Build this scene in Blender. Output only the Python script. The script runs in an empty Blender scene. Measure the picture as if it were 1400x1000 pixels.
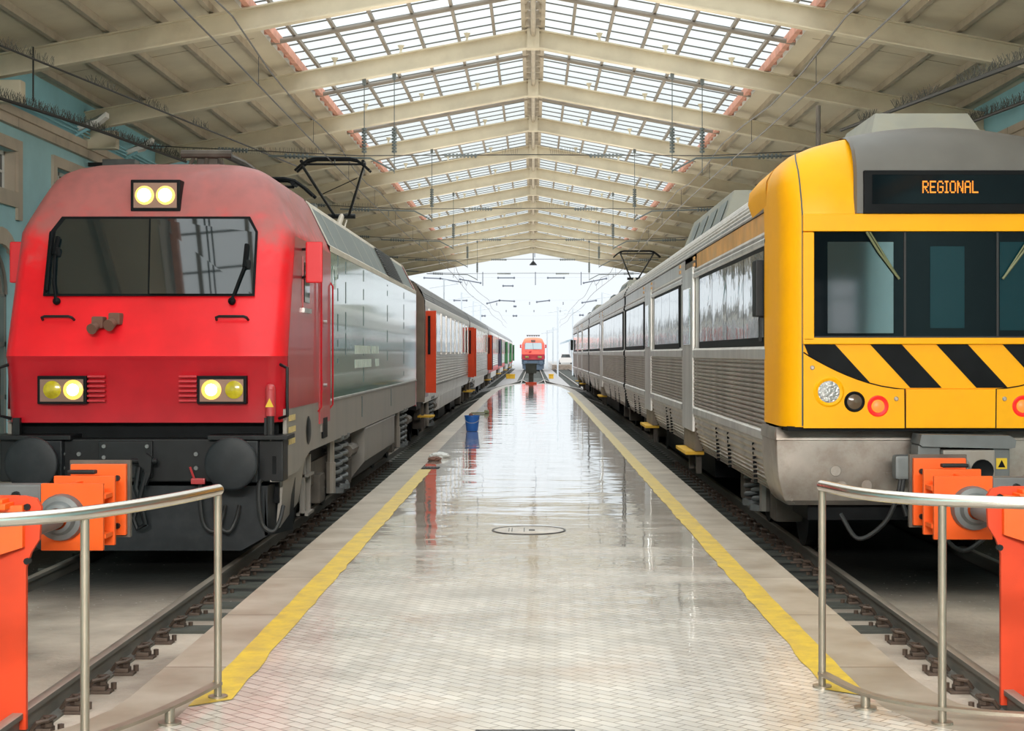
import bpy, bmesh, math, random
from mathutils import Vector, Matrix
random.seed(7)
PI = math.pi
sc = bpy.context.scene
col = sc.collection
F, CX, CY, EYE = 2150.0, 729.0, 483.0, 1.75      # lens of the photograph in its own pixels, eye height over the platform
RAIL = -0.38                                       # rail head below the platform surface
XL, XR = -3.92, 3.88                               # centre lines of the two tracks

# ------------------------------------------------------------------ materials
def mat(name, base, rough=0.5, metal=0.0, var=0.0, vscale=3.0, stretch=(1, 1, 1), dirt=None, dirt_amt=0.5, dscale=2.0,
        bump=0.0, bscale=20.0, coat=0.0, emit=None, estr=0.0, spec=0.5, rvar=0.0):
    m = bpy.data.materials.new(name); m.use_nodes = True
    nt = m.node_tree; N = nt.nodes; Lk = nt.links
    b = N['Principled BSDF']
    b.inputs['Base Color'].default_value = (*base, 1); b.inputs['Roughness'].default_value = rough
    b.inputs['Metallic'].default_value = metal; b.inputs['Coat Weight'].default_value = coat
    b.inputs['Coat Roughness'].default_value = 0.06; b.inputs['Specular IOR Level'].default_value = spec
    if emit:
        b.inputs['Emission Color'].default_value = (*emit, 1); b.inputs['Emission Strength'].default_value = estr
    tc = mp = None
    if var or dirt or bump or rvar:
        tc = N.new('ShaderNodeTexCoord'); mp = N.new('ShaderNodeMapping'); mp.inputs['Scale'].default_value = stretch
        Lk.new(tc.outputs['Object'], mp.inputs['Vector'])
    src = None
    if var:
        n = N.new('ShaderNodeTexNoise'); n.inputs['Scale'].default_value = vscale; n.inputs['Detail'].default_value = 6
        Lk.new(mp.outputs[0], n.inputs['Vector'])
        r = N.new('ShaderNodeValToRGB')
        r.color_ramp.elements[0].position = 0.3; r.color_ramp.elements[1].position = 0.7
        r.color_ramp.elements[0].color = (*[c * (1 - var) for c in base], 1)
        r.color_ramp.elements[1].color = (*[min(1, c * (1 + var)) for c in base], 1)
        Lk.new(n.outputs['Fac'], r.inputs['Fac']); src = r.outputs['Color']
    if dirt:
        n = N.new('ShaderNodeTexNoise'); n.inputs['Scale'].default_value = dscale; n.inputs['Detail'].default_value = 8
        n.inputs['Roughness'].default_value = 0.7
        Lk.new(mp.outputs[0], n.inputs['Vector'])
        r = N.new('ShaderNodeValToRGB'); r.color_ramp.elements[0].position = 0.48; r.color_ramp.elements[1].position = 0.72
        r.color_ramp.elements[0].color = (0, 0, 0, 1); r.color_ramp.elements[1].color = (dirt_amt,) * 3 + (1,)
        Lk.new(n.outputs['Fac'], r.inputs['Fac'])
        mx = N.new('ShaderNodeMixRGB'); mx.inputs[2].default_value = (*dirt, 1); mx.inputs[1].default_value = (*base, 1)
        Lk.new(r.outputs['Color'], mx.inputs[0])
        if src: Lk.new(src, mx.inputs[1])
        src = mx.outputs[0]
    if src: Lk.new(src, b.inputs['Base Color'])
    if rvar:
        n = N.new('ShaderNodeTexNoise'); n.inputs['Scale'].default_value = dscale; n.inputs['Detail'].default_value = 5
        Lk.new(mp.outputs[0], n.inputs['Vector'])
        r = N.new('ShaderNodeMapRange'); r.inputs['To Min'].default_value = max(0.02, rough - rvar); r.inputs['To Max'].default_value = rough + rvar
        Lk.new(n.outputs['Fac'], r.inputs['Value']); Lk.new(r.outputs[0], b.inputs['Roughness'])
    if bump:
        n = N.new('ShaderNodeTexNoise'); n.inputs['Scale'].default_value = bscale; n.inputs['Detail'].default_value = 4
        Lk.new(mp.outputs[0], n.inputs['Vector'])
        bp = N.new('ShaderNodeBump'); bp.inputs['Strength'].default_value = bump; bp.inputs['Distance'].default_value = 0.05
        Lk.new(n.outputs['Fac'], bp.inputs['Height']); Lk.new(bp.outputs[0], b.inputs['Normal'])
    return m

def zmix(m, other, z0, z1, amt=1.0, nscale=3.0, nz=0.5, rough2=None):
    """dust lying on the upper part of a surface: mixes OTHER in over local heights z0..z1"""
    nt = m.node_tree; N = nt.nodes; Lk = nt.links; b = N['Principled BSDF']
    tc = N.new('ShaderNodeTexCoord'); sp = N.new('ShaderNodeSeparateXYZ'); Lk.new(tc.outputs['Object'], sp.inputs[0])
    n = N.new('ShaderNodeTexNoise'); n.inputs['Scale'].default_value = nscale; n.inputs['Detail'].default_value = 7
    Lk.new(tc.outputs['Object'], n.inputs['Vector'])
    a = N.new('ShaderNodeMath'); a.operation = 'MULTIPLY_ADD'; a.inputs[1].default_value = nz; Lk.new(n.outputs['Fac'], a.inputs[0]); Lk.new(sp.outputs['Z'], a.inputs[2])
    r = N.new('ShaderNodeMapRange'); r.interpolation_type = 'SMOOTHSTEP'
    r.inputs['From Min'].default_value = z0 + nz / 2; r.inputs['From Max'].default_value = z1 + nz / 2; r.inputs['To Max'].default_value = amt
    Lk.new(a.outputs[0], r.inputs['Value'])
    mx = N.new('ShaderNodeMixRGB'); mx.inputs[2].default_value = (*other, 1); Lk.new(r.outputs[0], mx.inputs[0])
    bi = b.inputs['Base Color']
    if bi.is_linked:
        s = bi.links[0].from_socket; Lk.new(s, mx.inputs[1])
    else: mx.inputs[1].default_value = bi.default_value
    Lk.new(mx.outputs[0], bi)
    if rough2 is not None:
        q = N.new('ShaderNodeMapRange'); q.inputs['To Min'].default_value = b.inputs['Roughness'].default_value; q.inputs['To Max'].default_value = rough2
        Lk.new(r.outputs[0], q.inputs['Value']); Lk.new(q.outputs[0], b.inputs['Roughness'])
    return m

M = {}
M['red'] = zmix(mat('loco_red', (0.80, 0.008, 0.016), 0.34, var=0.12, vscale=2, coat=0.12), (0.36, 0.12, 0.11), 3.0, 3.65, 0.92, 5, 0.9, 0.6)
zmix(M['red'], (0.20, 0.085, 0.08), 3.35, 4.5, 0.6, 7, 1.5)
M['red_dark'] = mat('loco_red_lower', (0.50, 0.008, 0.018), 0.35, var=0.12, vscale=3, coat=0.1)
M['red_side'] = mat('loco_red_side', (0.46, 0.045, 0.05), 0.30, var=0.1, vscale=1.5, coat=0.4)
M['red_panel'] = mat('mirror_red', (0.72, 0.012, 0.02), 0.45)
M['green_panel'] = mat('loco_green', (0.10, 0.30, 0.21), 0.16, var=0.25, vscale=1.2, stretch=(1, 1, 0.1), coat=1.0, bump=0.12, bscale=5)
M['silver'] = mat('stainless', (0.66, 0.64, 0.61), 0.32, 0.6, var=0.14, vscale=3, stretch=(1, 1, 0.15), dirt=(0.25, 0.2, 0.17), dirt_amt=0.35)
M['silver_brown'] = mat('dirty_stainless', (0.50, 0.44, 0.39), 0.38, 0.65, var=0.2, vscale=2.5, stretch=(1, 1, 0.3), dirt=(0.2, 0.14, 0.1), dirt_amt=0.5)
M['steel_plate'] = mat('bumper_steel', (0.42, 0.38, 0.34), 0.38, 0.6, var=0.22, vscale=2.5, dirt=(0.24, 0.17, 0.12), dirt_amt=0.6, dscale=3)
M['skirt'] = mat('grey_skirt', (0.29, 0.265, 0.235), 0.42, 0.15, var=0.15, vscale=2, stretch=(1, 1, 0.2), dirt=(0.22, 0.17, 0.12), dirt_amt=0.6)
M['slate'] = mat('slate_panel', (0.085, 0.125, 0.125), 0.38, var=0.1, vscale=2)
M['cream_trim'] = mat('cream_trim', (0.62, 0.56, 0.46), 0.5, var=0.1)
M['roof_grey'] = mat('roof_grey', (0.24, 0.24, 0.24), 0.5, 0.2, var=0.2, vscale=2)
M['black'] = mat('black_paint', (0.007, 0.008, 0.009), 0.5, var=0.3, vscale=4, spec=0.1)
M['dark'] = mat('dark_grease', (0.008, 0.0095, 0.0105), 0.45, var=0.35, vscale=5, spec=0.3)
M['dark2'] = mat('buffer_grey', (0.011, 0.0145, 0.0175), 0.5, var=0.3, vscale=6, spec=0.35, dirt=(0.03, 0.031, 0.03), dirt_amt=0.4, dscale=6)
M['under'] = mat('underframe_brown', (0.09, 0.075, 0.06), 0.6, var=0.35, vscale=4)
M['rubber'] = mat('rubber', (0.018, 0.018, 0.018), 0.6)
M['glass'] = mat('dark_glass', (0.006, 0.012, 0.014), 0.03)
M['glass'].node_tree.nodes['Principled BSDF'].inputs['IOR'].default_value = 1.9
M['glass_emu'] = mat('black_glass', (0.003, 0.006, 0.008), 0.04, spec=0.12)
M['glass_wavy'] = mat('window_glass', (0.55, 0.59, 0.61), 0.05, 0.75, bump=0.28, bscale=1.3, spec=0.8)
M['glass_coach'] = mat('coach_glass', (0.16, 0.18, 0.21), 0.06, 0.2, bump=0.15, bscale=1.2, spec=0.8)
M['teal_glass'] = mat('teal_glass', (0.003, 0.026, 0.034), 0.05)
M['teal_glass'].node_tree.nodes['Principled BSDF'].inputs['IOR'].default_value = 1.3
M['yellow'] = mat('train_yellow', (1.0, 0.435, 0.0), 0.4, var=0.04, vscale=1.5, dirt=(0.80, 0.34, 0.01), dirt_amt=0.3, dscale=2.5, spec=0.25)
M['yellow_hi'] = M['yellow']
M['yellow_step'] = mat('step_yellow', (0.70, 0.40, 0.02), 0.6, var=0.15)
M['orange_band'] = mat('faded_orange', (0.74, 0.38, 0.11), 0.45, var=0.2, vscale=3, dirt=(0.5, 0.38, 0.25), dirt_amt=0.5)
M['orange'] = mat('stop_orange', (0.92, 0.115, 0.004), 0.42, var=0.1, vscale=2, dirt=(0.5, 0.1, 0.02), dirt_amt=0.35, dscale=4)
M['orange_red'] = mat('stop_post_orange', (0.70, 0.05, 0.006), 0.5, var=0.15, vscale=2)
M['orange_edge'] = mat('scraped_orange', (0.9, 0.33, 0.12), 0.5)
M['greymetal'] = mat('grey_metal', (0.16, 0.17, 0.17), 0.5, 0.3, var=0.2)
M['lightmetal'] = mat('light_metal', (0.55, 0.54, 0.52), 0.35, 0.7, var=0.15)
M['rail_steel'] = mat('rail_steel', (0.13, 0.125, 0.11), 0.5, 0.1, var=0.25, vscale=2, stretch=(1, .2, 1))
M['rail_head'] = mat('rail_head', (0.30, 0.265, 0.22), 0.4, 0.3, var=0.2, vscale=1.5)
M['sleeper'] = mat('sleeper', (0.055, 0.06, 0.05), 0.7, var=0.3, vscale=4)
M['clip'] = mat('rust_clip', (0.085, 0.06, 0.045), 0.55, 0.3, var=0.4, vscale=8)
M['handrail'] = mat('brushed_rail', (0.66, 0.63, 0.58), 0.24, 1.0)
M['post_steel'] = mat('railing_post', (0.34, 0.29, 0.23), 0.38, 0.75, var=0.15, vscale=4)
M['cream'] = mat('cream_steel', (0.60, 0.535, 0.40), 0.5, var=0.1, vscale=1.5, dirt=(0.36, 0.29, 0.2), dirt_amt=0.35, dscale=1.2)
M['deck'] = mat('cream_deck', (0.56, 0.50, 0.375), 0.6, var=0.12, vscale=.5, dirt=(0.33, 0.27, 0.19), dirt_amt=0.3, dscale=.7)
M['purlin'] = mat('purlin_taupe', (0.36, 0.31, 0.235), 0.55, var=0.15)
M['bar'] = mat('glazing_bar', (0.22, 0.19, 0.155), 0.6)
M['bar_fine'] = mat('glazing_bar_fine', (0.10, 0.10, 0.09), 0.6)
M['rust'] = mat('rust_pink', (0.62, 0.30, 0.22), 0.6, var=0.2, vscale=4)
M['blue'] = mat('blue_plaster', (0.40, 0.66, 0.71), 0.85, var=0.07, vscale=.8, dirt=(0.30, 0.50, 0.55), dirt_amt=0.3, dscale=1.0, bump=0.05, bscale=30)
M['blue_dark'] = mat('blue_boarding', (0.29, 0.58, 0.66), 0.8, var=0.1, vscale=.8)
M['stone'] = mat('lioz_stone', (0.56, 0.47, 0.37), 0.75, var=0.15, vscale=2, dirt=(0.36, 0.29, 0.22), dirt_amt=0.4, bump=0.1, bscale=15)
M['white'] = mat('white_paint', (0.78, 0.76, 0.72), 0.5)
M['greendoor'] = mat('grey_green_door', (0.20, 0.24, 0.23), 0.5, var=0.1)
M['wire'] = mat('wire', (0.035, 0.035, 0.035), 0.5, 0.3)
M['wire_far'] = mat('wire_haze_paint', (0.50, 0.53, 0.56), 0.6)  # mist paleness painted into the wire and insulator colours
M['insul_far'] = mat('insulator_haze_paint', (0.17, 0.19, 0.23), 0.6)
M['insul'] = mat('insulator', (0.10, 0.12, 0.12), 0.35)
M['mast_far'] = mat('mast_haze_paint', (0.66, 0.71, 0.74), 0.6)  # distant haze painted into the mast colour
M['spike'] = mat('bird_spike', (0.085, 0.085, 0.075), 0.6)
M['bucket'] = mat('blue_plastic', (0.012, 0.11, 0.42), 0.35)
M['manhole'] = mat('manhole_iron', (0.06, 0.06, 0.06), 0.5, 0.4)
M['lamp_on'] = mat('lamp_lit', (.3, 0.16, 0.02), 0.3, emit=(1.0, 0.58, 0.12), estr=.8)
M['lamp_on2'] = mat('lamp_lit_white', (.3, 0.16, 0.02), 0.3, emit=(1.0, 0.62, 0.16), estr=.9)
M['lamp_core'] = mat('lamp_core', (1, 0.95, 0.85), 0.3, emit=(1.0, 0.9, 0.68), estr=6)
M['lamp_off'] = mat('amber_lens', (0.50, 0.40, 0.01), 0.2, var=0.3, vscale=12, coat=0.5)
M['lamp_refl'] = mat('lamp_reflector', (0.26, 0.15, 0.11), 0.35, 0.4)
M['red_led'] = mat('red_led', (0.4, 0.01, 0.01), 0.4, emit=(1.0, 0.012, 0.008), estr=0.8)
M['red_led2'] = mat('red_led_core', (.2, 0.05, 0.01), 0.4, emit=(1.0, 0.13, 0.02), estr=1.3)
M['led_text'] = mat('amber_led', (.05, 0.02, 0.0), 0.4, emit=(1.0, 0.26, 0.008), estr=0.9)
M['lens'] = mat('clear_lens', (0.45, 0.45, 0.44), 0.12, 0.7, bump=0.4, bscale=40)
M['lens_dark'] = mat('smoked_lens', (0.12, 0.08, 0.05), 0.15)
M['pale_letter'] = mat('pale_lettering', (0.55, 0.62, 0.55), 0.5)
M['yellow_letter'] = mat('yellow_lettering', (0.62, 0.48, 0.2), 0.5)
M['warn'] = mat('warning_yellow', (0.75, 0.5, 0.02), 0.5)
M['door_red'] = mat('coach_door_red', (0.72, 0.06, 0.012), 0.4, var=0.1)
M['door_green'] = mat('coach_door_green', (0.06, 0.24, 0.09), 0.45)
M['door_purple'] = mat('coach_door_slate', (0.11, 0.11, 0.17), 0.45)
M['coach_red'] = mat('coach_red_band', (0.62, 0.07, 0.08), 0.35)
M['mauve'] = mat('mauve_vestibule', (0.34, 0.29, 0.35), 0.5)
M['bellows'] = mat('gangway_brown', (0.17, 0.135, 0.10), 0.7, var=0.2)
M['pod'] = mat('roof_pod', (0.30, 0.295, 0.245), 0.55, var=0.15, vscale=2, dirt=(0.28, 0.25, 0.16), dirt_amt=0.5)
M['grey_cap'] = mat('grey_cap', (0.135, 0.128, 0.115), 0.5, var=0.1, vscale=2)
M['hazed_red'] = zmix(mat('hazed_red', (0.86, 0.10, 0.06), 0.5), (0.85, 0.24, 0.12), 3.2, 3.9, 0.7)  # this and the next three: distance haze mixed into the paint
M['hazed_red2'] = mat('hazed_dark_red', (0.62, 0.05, 0.065), 0.5)
M['hazed_dark'] = mat('hazed_slate', (0.10, 0.14, 0.19), 0.55)
M['hazed_glass'] = mat('hazed_glass', (0.40, 0.47, 0.49), 0.3)
M['plastic_bag'] = mat('black_bag', (0.012, 0.013, 0.016), 0.25)
M['litter'] = mat('paper_litter', (0.62, 0.61, 0.58), 0.7)
M['wood'] = mat('bench_wood', (0.26, 0.13, 0.09), 0.5)
M['hose_green'] = mat('olive_hose', (0.16, 0.17, 0.08), 0.5)
M['rag'] = mat('brown_rag', (0.16, 0.075, 0.05), 0.8)
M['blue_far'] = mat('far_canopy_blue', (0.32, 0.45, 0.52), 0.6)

M['cab_glass'] = mat('reflective_cab_glass', (0.002, 0.016, 0.021), 0.05)
M['cab_glass'].node_tree.nodes['Principled BSDF'].inputs['IOR'].default_value = 2.3

def node_mat(name):
    m = bpy.data.materials.new(name); m.use_nodes = True
    return m, m.node_tree.nodes, m.node_tree.links, m.node_tree.nodes['Principled BSDF']

def paving_material():
    m, N, Lk, b = node_mat('wet_calcada')
    tc = N.new('ShaderNodeTexCoord')
    mp = N.new('ShaderNodeMapping'); mp.inputs['Rotation'].default_value = (0, 0, math.radians(45)); Lk.new(tc.outputs['Object'], mp.inputs[0])
    br = N.new('ShaderNodeTexBrick'); br.inputs['Scale'].default_value = 1.0
    br.inputs['Brick Width'].default_value = 0.135; br.inputs['Row Height'].default_value = 0.07; br.inputs['Mortar Size'].default_value = 0.0045
    br.inputs['Mortar Smooth'].default_value = 0.4; br.inputs['Bias'].default_value = 0
    br.inputs['Color1'].default_value = (0.68, 0.62, 0.55, 1); br.inputs['Color2'].default_value = (0.56, 0.505, 0.44, 1); br.inputs['Mortar'].default_value = (0.24, 0.195, 0.155, 1)
    Lk.new(mp.outputs[0], br.inputs['Vector'])
    n1 = N.new('ShaderNodeTexNoise'); n1.inputs['Scale'].default_value = 0.9; n1.inputs['Detail'].default_value = 7; Lk.new(tc.outputs['Object'], n1.inputs['Vector'])
    r1 = N.new('ShaderNodeValToRGB'); r1.color_ramp.elements[0].position = 0.56; r1.color_ramp.elements[1].position = 0.8
    r1.color_ramp.elements[0].color = (0, 0, 0, 1); r1.color_ramp.elements[1].color = (0.5, 0.5, 0.5, 1)
    Lk.new(n1.outputs['Fac'], r1.inputs[0])
    mx = N.new('ShaderNodeMixRGB'); mx.inputs[2].default_value = (0.56, 0.34, 0.20, 1); Lk.new(r1.outputs[0], mx.inputs[0]); Lk.new(br.outputs['Color'], mx.inputs[1])
    n2 = N.new('ShaderNodeTexNoise'); n2.inputs['Scale'].default_value = 1.7; n2.inputs['Detail'].default_value = 8; Lk.new(tc.outputs['Object'], n2.inputs['Vector'])
    r2 = N.new('ShaderNodeMapRange'); r2.inputs['From Min'].default_value = 0.3; r2.inputs['From Max'].default_value = 0.7; r2.inputs['To Min'].default_value = 0.72; r2.inputs['To Max'].default_value = 1.1
    Lk.new(n2.outputs['Fac'], r2.inputs[0])
    mu = N.new('ShaderNodeMixRGB'); mu.blend_type = 'MULTIPLY'; mu.inputs[0].default_value = 1; Lk.new(mx.outputs[0], mu.inputs[1]); Lk.new(r2.outputs[0], mu.inputs[2])
    Lk.new(mu.outputs[0], b.inputs['Base Color'])
    # water film: the further down the platform the wetter, in transverse bands
    sp = N.new('ShaderNodeSeparateXYZ'); Lk.new(tc.outputs['Object'], sp.inputs[0])
    m2 = N.new('ShaderNodeMapping'); m2.inputs['Scale'].default_value = (0.12, 0.45, 1); Lk.new(tc.outputs['Object'], m2.inputs[0])
    n3 = N.new('ShaderNodeTexNoise'); n3.inputs['Scale'].default_value = 1.6; n3.inputs['Detail'].default_value = 5; n3.inputs['Distortion'].default_value = 0.6; Lk.new(m2.outputs[0], n3.inputs['Vector'])
    wy = N.new('ShaderNodeMapRange'); wy.inputs['From Min'].default_value = 9; wy.inputs['From Max'].default_value = 24; wy.inputs['To Min'].default_value = -0.1; wy.inputs['To Max'].default_value = 0.6
    Lk.new(sp.outputs['Y'], wy.inputs[0])
    ad = N.new('ShaderNodeMath'); ad.operation = 'ADD'; Lk.new(n3.outputs['Fac'], ad.inputs[0]); Lk.new(wy.outputs[0], ad.inputs[1])
    wet = N.new('ShaderNodeMapRange'); wet.interpolation_type = 'SMOOTHSTEP'; wet.inputs['From Min'].default_value = 0.42; wet.inputs['From Max'].default_value = 0.8
    Lk.new(ad.outputs[0], wet.inputs[0])
    ro = N.new('ShaderNodeMapRange'); ro.inputs['To Min'].default_value = 0.30; ro.inputs['To Max'].default_value = 0.075; Lk.new(wet.outputs[0], ro.inputs[0])
    Lk.new(ro.outputs[0], b.inputs['Roughness'])
    b.inputs['Coat Roughness'].default_value = 0.03; b.inputs['Coat IOR'].default_value = 1.4
    cw = N.new('ShaderNodeMapRange'); cw.inputs['To Min'].default_value = 0.25; cw.inputs['To Max'].default_value = 1.0; Lk.new(wet.outputs[0], cw.inputs[0]); Lk.new(cw.outputs[0], b.inputs['Coat Weight'])
    # ripples + stone relief
    m4 = N.new('ShaderNodeMapping'); m4.inputs['Scale'].default_value = (0.5, 1.0, 1); Lk.new(tc.outputs['Object'], m4.inputs[0])
    n4 = N.new('ShaderNodeTexNoise'); n4.inputs['Scale'].default_value = 1.1; n4.inputs['Detail'].default_value = 3; Lk.new(m4.outputs[0], n4.inputs['Vector'])
    b1 = N.new('ShaderNodeBump'); b1.inputs['Strength'].default_value = 0.10; b1.inputs['Distance'].default_value = 0.12; Lk.new(n4.outputs['Fac'], b1.inputs['Height'])
    b2 = N.new('ShaderNodeBump'); b2.inputs['Distance'].default_value = 0.004; b2.inputs['Strength'].default_value = 0.5; b2.invert = True
    Lk.new(br.outputs['Fac'], b2.inputs['Height']); Lk.new(b1.outputs[0], b2.inputs['Normal'])
    Lk.new(b2.outputs[0], b.inputs['Normal']); Lk.new(b1.outputs[0], b.inputs['Coat Normal'])
    return m
M['paving'] = paving_material()

def coping_material():
    m, N, Lk, b = node_mat('coping_stone')
    tc = N.new('ShaderNodeTexCoord'); sp = N.new('ShaderNodeSeparateXYZ'); Lk.new(tc.outputs['Object'], sp.inputs[0])
    n1 = N.new('ShaderNodeTexNoise'); n1.inputs['Scale'].default_value = 2.2; n1.inputs['Detail'].default_value = 8; Lk.new(tc.outputs['Object'], n1.inputs['Vector'])
    r1 = N.new('ShaderNodeValToRGB'); r1.color_ramp.elements[0].position = 0.3; r1.color_ramp.elements[1].position = 0.75
    r1.color_ramp.elements[0].color = (0.27, 0.215, 0.155, 1); r1.color_ramp.elements[1].color = (0.48, 0.42, 0.345, 1); Lk.new(n1.outputs['Fac'], r1.inputs[0])
    dv = N.new('ShaderNodeMath'); dv.operation = 'DIVIDE'; dv.inputs[1].default_value = 1.75; Lk.new(sp.outputs['Y'], dv.inputs[0])
    fr = N.new('ShaderNodeMath'); fr.operation = 'FRACT'; Lk.new(dv.outputs[0], fr.inputs[0])
    lt = N.new('ShaderNodeMath'); lt.operation = 'LESS_THAN'; lt.inputs[1].default_value = 0.012; Lk.new(fr.outputs[0], lt.inputs[0])
    fl = N.new('ShaderNodeMath'); fl.operation = 'FLOOR'; Lk.new(dv.outputs[0], fl.inputs[0])
    wn = N.new('ShaderNodeTexWhiteNoise'); wn.noise_dimensions = '1D'; Lk.new(fl.outputs[0], wn.inputs['W'])
    vr = N.new('ShaderNodeMapRange'); vr.inputs['To Min'].default_value = 0.85; vr.inputs['To Max'].default_value = 1.1; Lk.new(wn.outputs['Value'], vr.inputs[0])
    mu = N.new('ShaderNodeMixRGB'); mu.blend_type = 'MULTIPLY'; mu.inputs[0].default_value = 1; Lk.new(r1.outputs[0], mu.inputs[1]); Lk.new(vr.outputs[0], mu.inputs[2])
    mx = N.new('ShaderNodeMixRGB'); mx.inputs[2].default_value = (0.17, 0.13, 0.09, 1); Lk.new(lt.outputs[0], mx.inputs[0]); Lk.new(mu.outputs[0], mx.inputs[1])
    Lk.new(mx.outputs[0], b.inputs['Base Color']); b.inputs['Roughness'].default_value = 0.38
    return m
M['coping'] = coping_material()

def line_material():
    m, N, Lk, b = node_mat('worn_yellow_line')
    tc = N.new('ShaderNodeTexCoord')
    n1 = N.new('ShaderNodeTexNoise'); n1.inputs['Scale'].default_value = 5; n1.inputs['Detail'].default_value = 9; n1.inputs['Roughness'].default_value = .7; Lk.new(tc.outputs['Object'], n1.inputs['Vector'])
    r1 = N.new('ShaderNodeValToRGB'); r1.color_ramp.elements[0].position = 0.35; r1.color_ramp.elements[1].position = 0.62
    r1.color_ramp.elements[0].color = (0.50, 0.33, 0.05, 1); r1.color_ramp.elements[1].color = (0.74, 0.50, 0.02, 1); Lk.new(n1.outputs['Fac'], r1.inputs[0])
    sp = N.new('ShaderNodeSeparateXYZ'); Lk.new(tc.outputs['Object'], sp.inputs[0])
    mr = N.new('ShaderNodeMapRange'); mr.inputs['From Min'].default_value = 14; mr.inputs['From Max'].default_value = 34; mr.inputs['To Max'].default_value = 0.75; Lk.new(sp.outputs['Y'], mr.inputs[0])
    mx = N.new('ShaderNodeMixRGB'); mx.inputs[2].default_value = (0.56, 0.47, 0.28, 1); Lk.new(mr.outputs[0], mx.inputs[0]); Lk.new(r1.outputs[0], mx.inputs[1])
    Lk.new(mx.outputs[0], b.inputs['Base Color']); b.inputs['Roughness'].default_value = 0.4
    return m
M['yline'] = line_material()

def ground_material():
    m, N, Lk, b = node_mat('track_bed')
    tc = N.new('ShaderNodeTexCoord'); sp = N.new('ShaderNodeSeparateXYZ'); Lk.new(tc.outputs['Object'], sp.inputs[0])
    n1 = N.new('ShaderNodeTexNoise'); n1.inputs['Scale'].default_value = 1.1; n1.inputs['Detail'].default_value = 9; Lk.new(tc.outputs['Object'], n1.inputs['Vector'])
    r1 = N.new('ShaderNodeValToRGB'); r1.color_ramp.elements[0].position = 0.35; r1.color_ramp.elements[1].position = 0.68
    r1.color_ramp.elements[0].color = (0.28, 0.235, 0.19, 1); r1.color_ramp.elements[1].color = (0.60, 0.52, 0.43, 1); Lk.new(n1.outputs['Fac'], r1.inputs[0])
    mr = N.new('ShaderNodeMapRange'); mr.interpolation_type = 'SMOOTHSTEP'; mr.inputs['From Min'].default_value = 12.6; mr.inputs['From Max'].default_value = 15.5; Lk.new(sp.outputs['Y'], mr.inputs[0])
    mx = N.new('ShaderNodeMixRGB'); mx.inputs[2].default_value = (0.014, 0.015, 0.013, 1); Lk.new(mr.outputs[0], mx.inputs[0]); Lk.new(r1.outputs[0], mx.inputs[1])  # shade under the trains painted into the bed as near-black
    m3 = N.new('ShaderNodeMapRange'); m3.inputs['From Min'].default_value = 88; m3.inputs['From Max'].default_value = 100; Lk.new(sp.outputs['Y'], m3.inputs[0])
    m4 = N.new('ShaderNodeMixRGB'); m4.inputs[2].default_value = (0.25, 0.24, 0.23, 1); Lk.new(m3.outputs[0], m4.inputs[0]); Lk.new(mx.outputs[0], m4.inputs[1])
    v = N.new('ShaderNodeTexVoronoi'); v.inputs['Scale'].default_value = 9; Lk.new(tc.outputs['Object'], v.inputs['Vector'])
    lt = N.new('ShaderNodeMath'); lt.operation = 'LESS_THAN'; lt.inputs[1].default_value = 0.09; Lk.new(v.outputs['Distance'], lt.inputs[0])
    n5 = N.new('ShaderNodeTexNoise'); n5.inputs['Scale'].default_value = 0.8; Lk.new(tc.outputs['Object'], n5.inputs['Vector'])
    g5 = N.new('ShaderNodeMath'); g5.operation = 'GREATER_THAN'; g5.inputs[1].default_value = 0.53; Lk.new(n5.outputs['Fac'], g5.inputs[0])
    mm = N.new('ShaderNodeMath'); mm.operation = 'MULTIPLY'; Lk.new(lt.outputs[0], mm.inputs[0]); Lk.new(g5.outputs[0], mm.inputs[1])
    m6 = N.new('ShaderNodeMixRGB'); m6.inputs[2].default_value = (0.5, 0.47, 0.43, 1); Lk.new(mm.outputs[0], m6.inputs[0]); Lk.new(m4.outputs[0], m6.inputs[1])
    Lk.new(m6.outputs[0], b.inputs['Base Color']); b.inputs['Roughness'].default_value = 0.6
    n2 = N.new('ShaderNodeTexNoise'); n2.inputs['Scale'].default_value = 14; n2.inputs['Detail'].default_value = 6; Lk.new(tc.outputs['Object'], n2.inputs['Vector'])
    bp = N.new('ShaderNodeBump'); bp.inputs['Strength'].default_value = 0.4; bp.inputs['Distance'].default_value = 0.03; Lk.new(n2.outputs['Fac'], bp.inputs['Height']); Lk.new(bp.outputs[0], b.inputs['Normal'])
    return m
M['ground'] = ground_material()

def skylight_material():
    m = bpy.data.materials.new('skylight_glass'); m.use_nodes = True
    N = m.node_tree.nodes; Lk = m.node_tree.links; N.remove(N['Principled BSDF']); out = N['Material Output']
    t = N.new('ShaderNodeBsdfTransparent'); t.inputs[0].default_value = (0.93, 0.96, 0.95, 1)
    d = N.new('ShaderNodeBsdfDiffuse'); d.inputs[0].default_value = (0.8, 0.82, 0.78, 1)
    mx = N.new('ShaderNodeMixShader'); mx.inputs[0].default_value = 0.16
    Lk.new(t.outputs[0], mx.inputs[1]); Lk.new(d.outputs[0], mx.inputs[2]); Lk.new(mx.outputs[0], out.inputs[0])
    return m
M['skylight'] = skylight_material()

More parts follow.
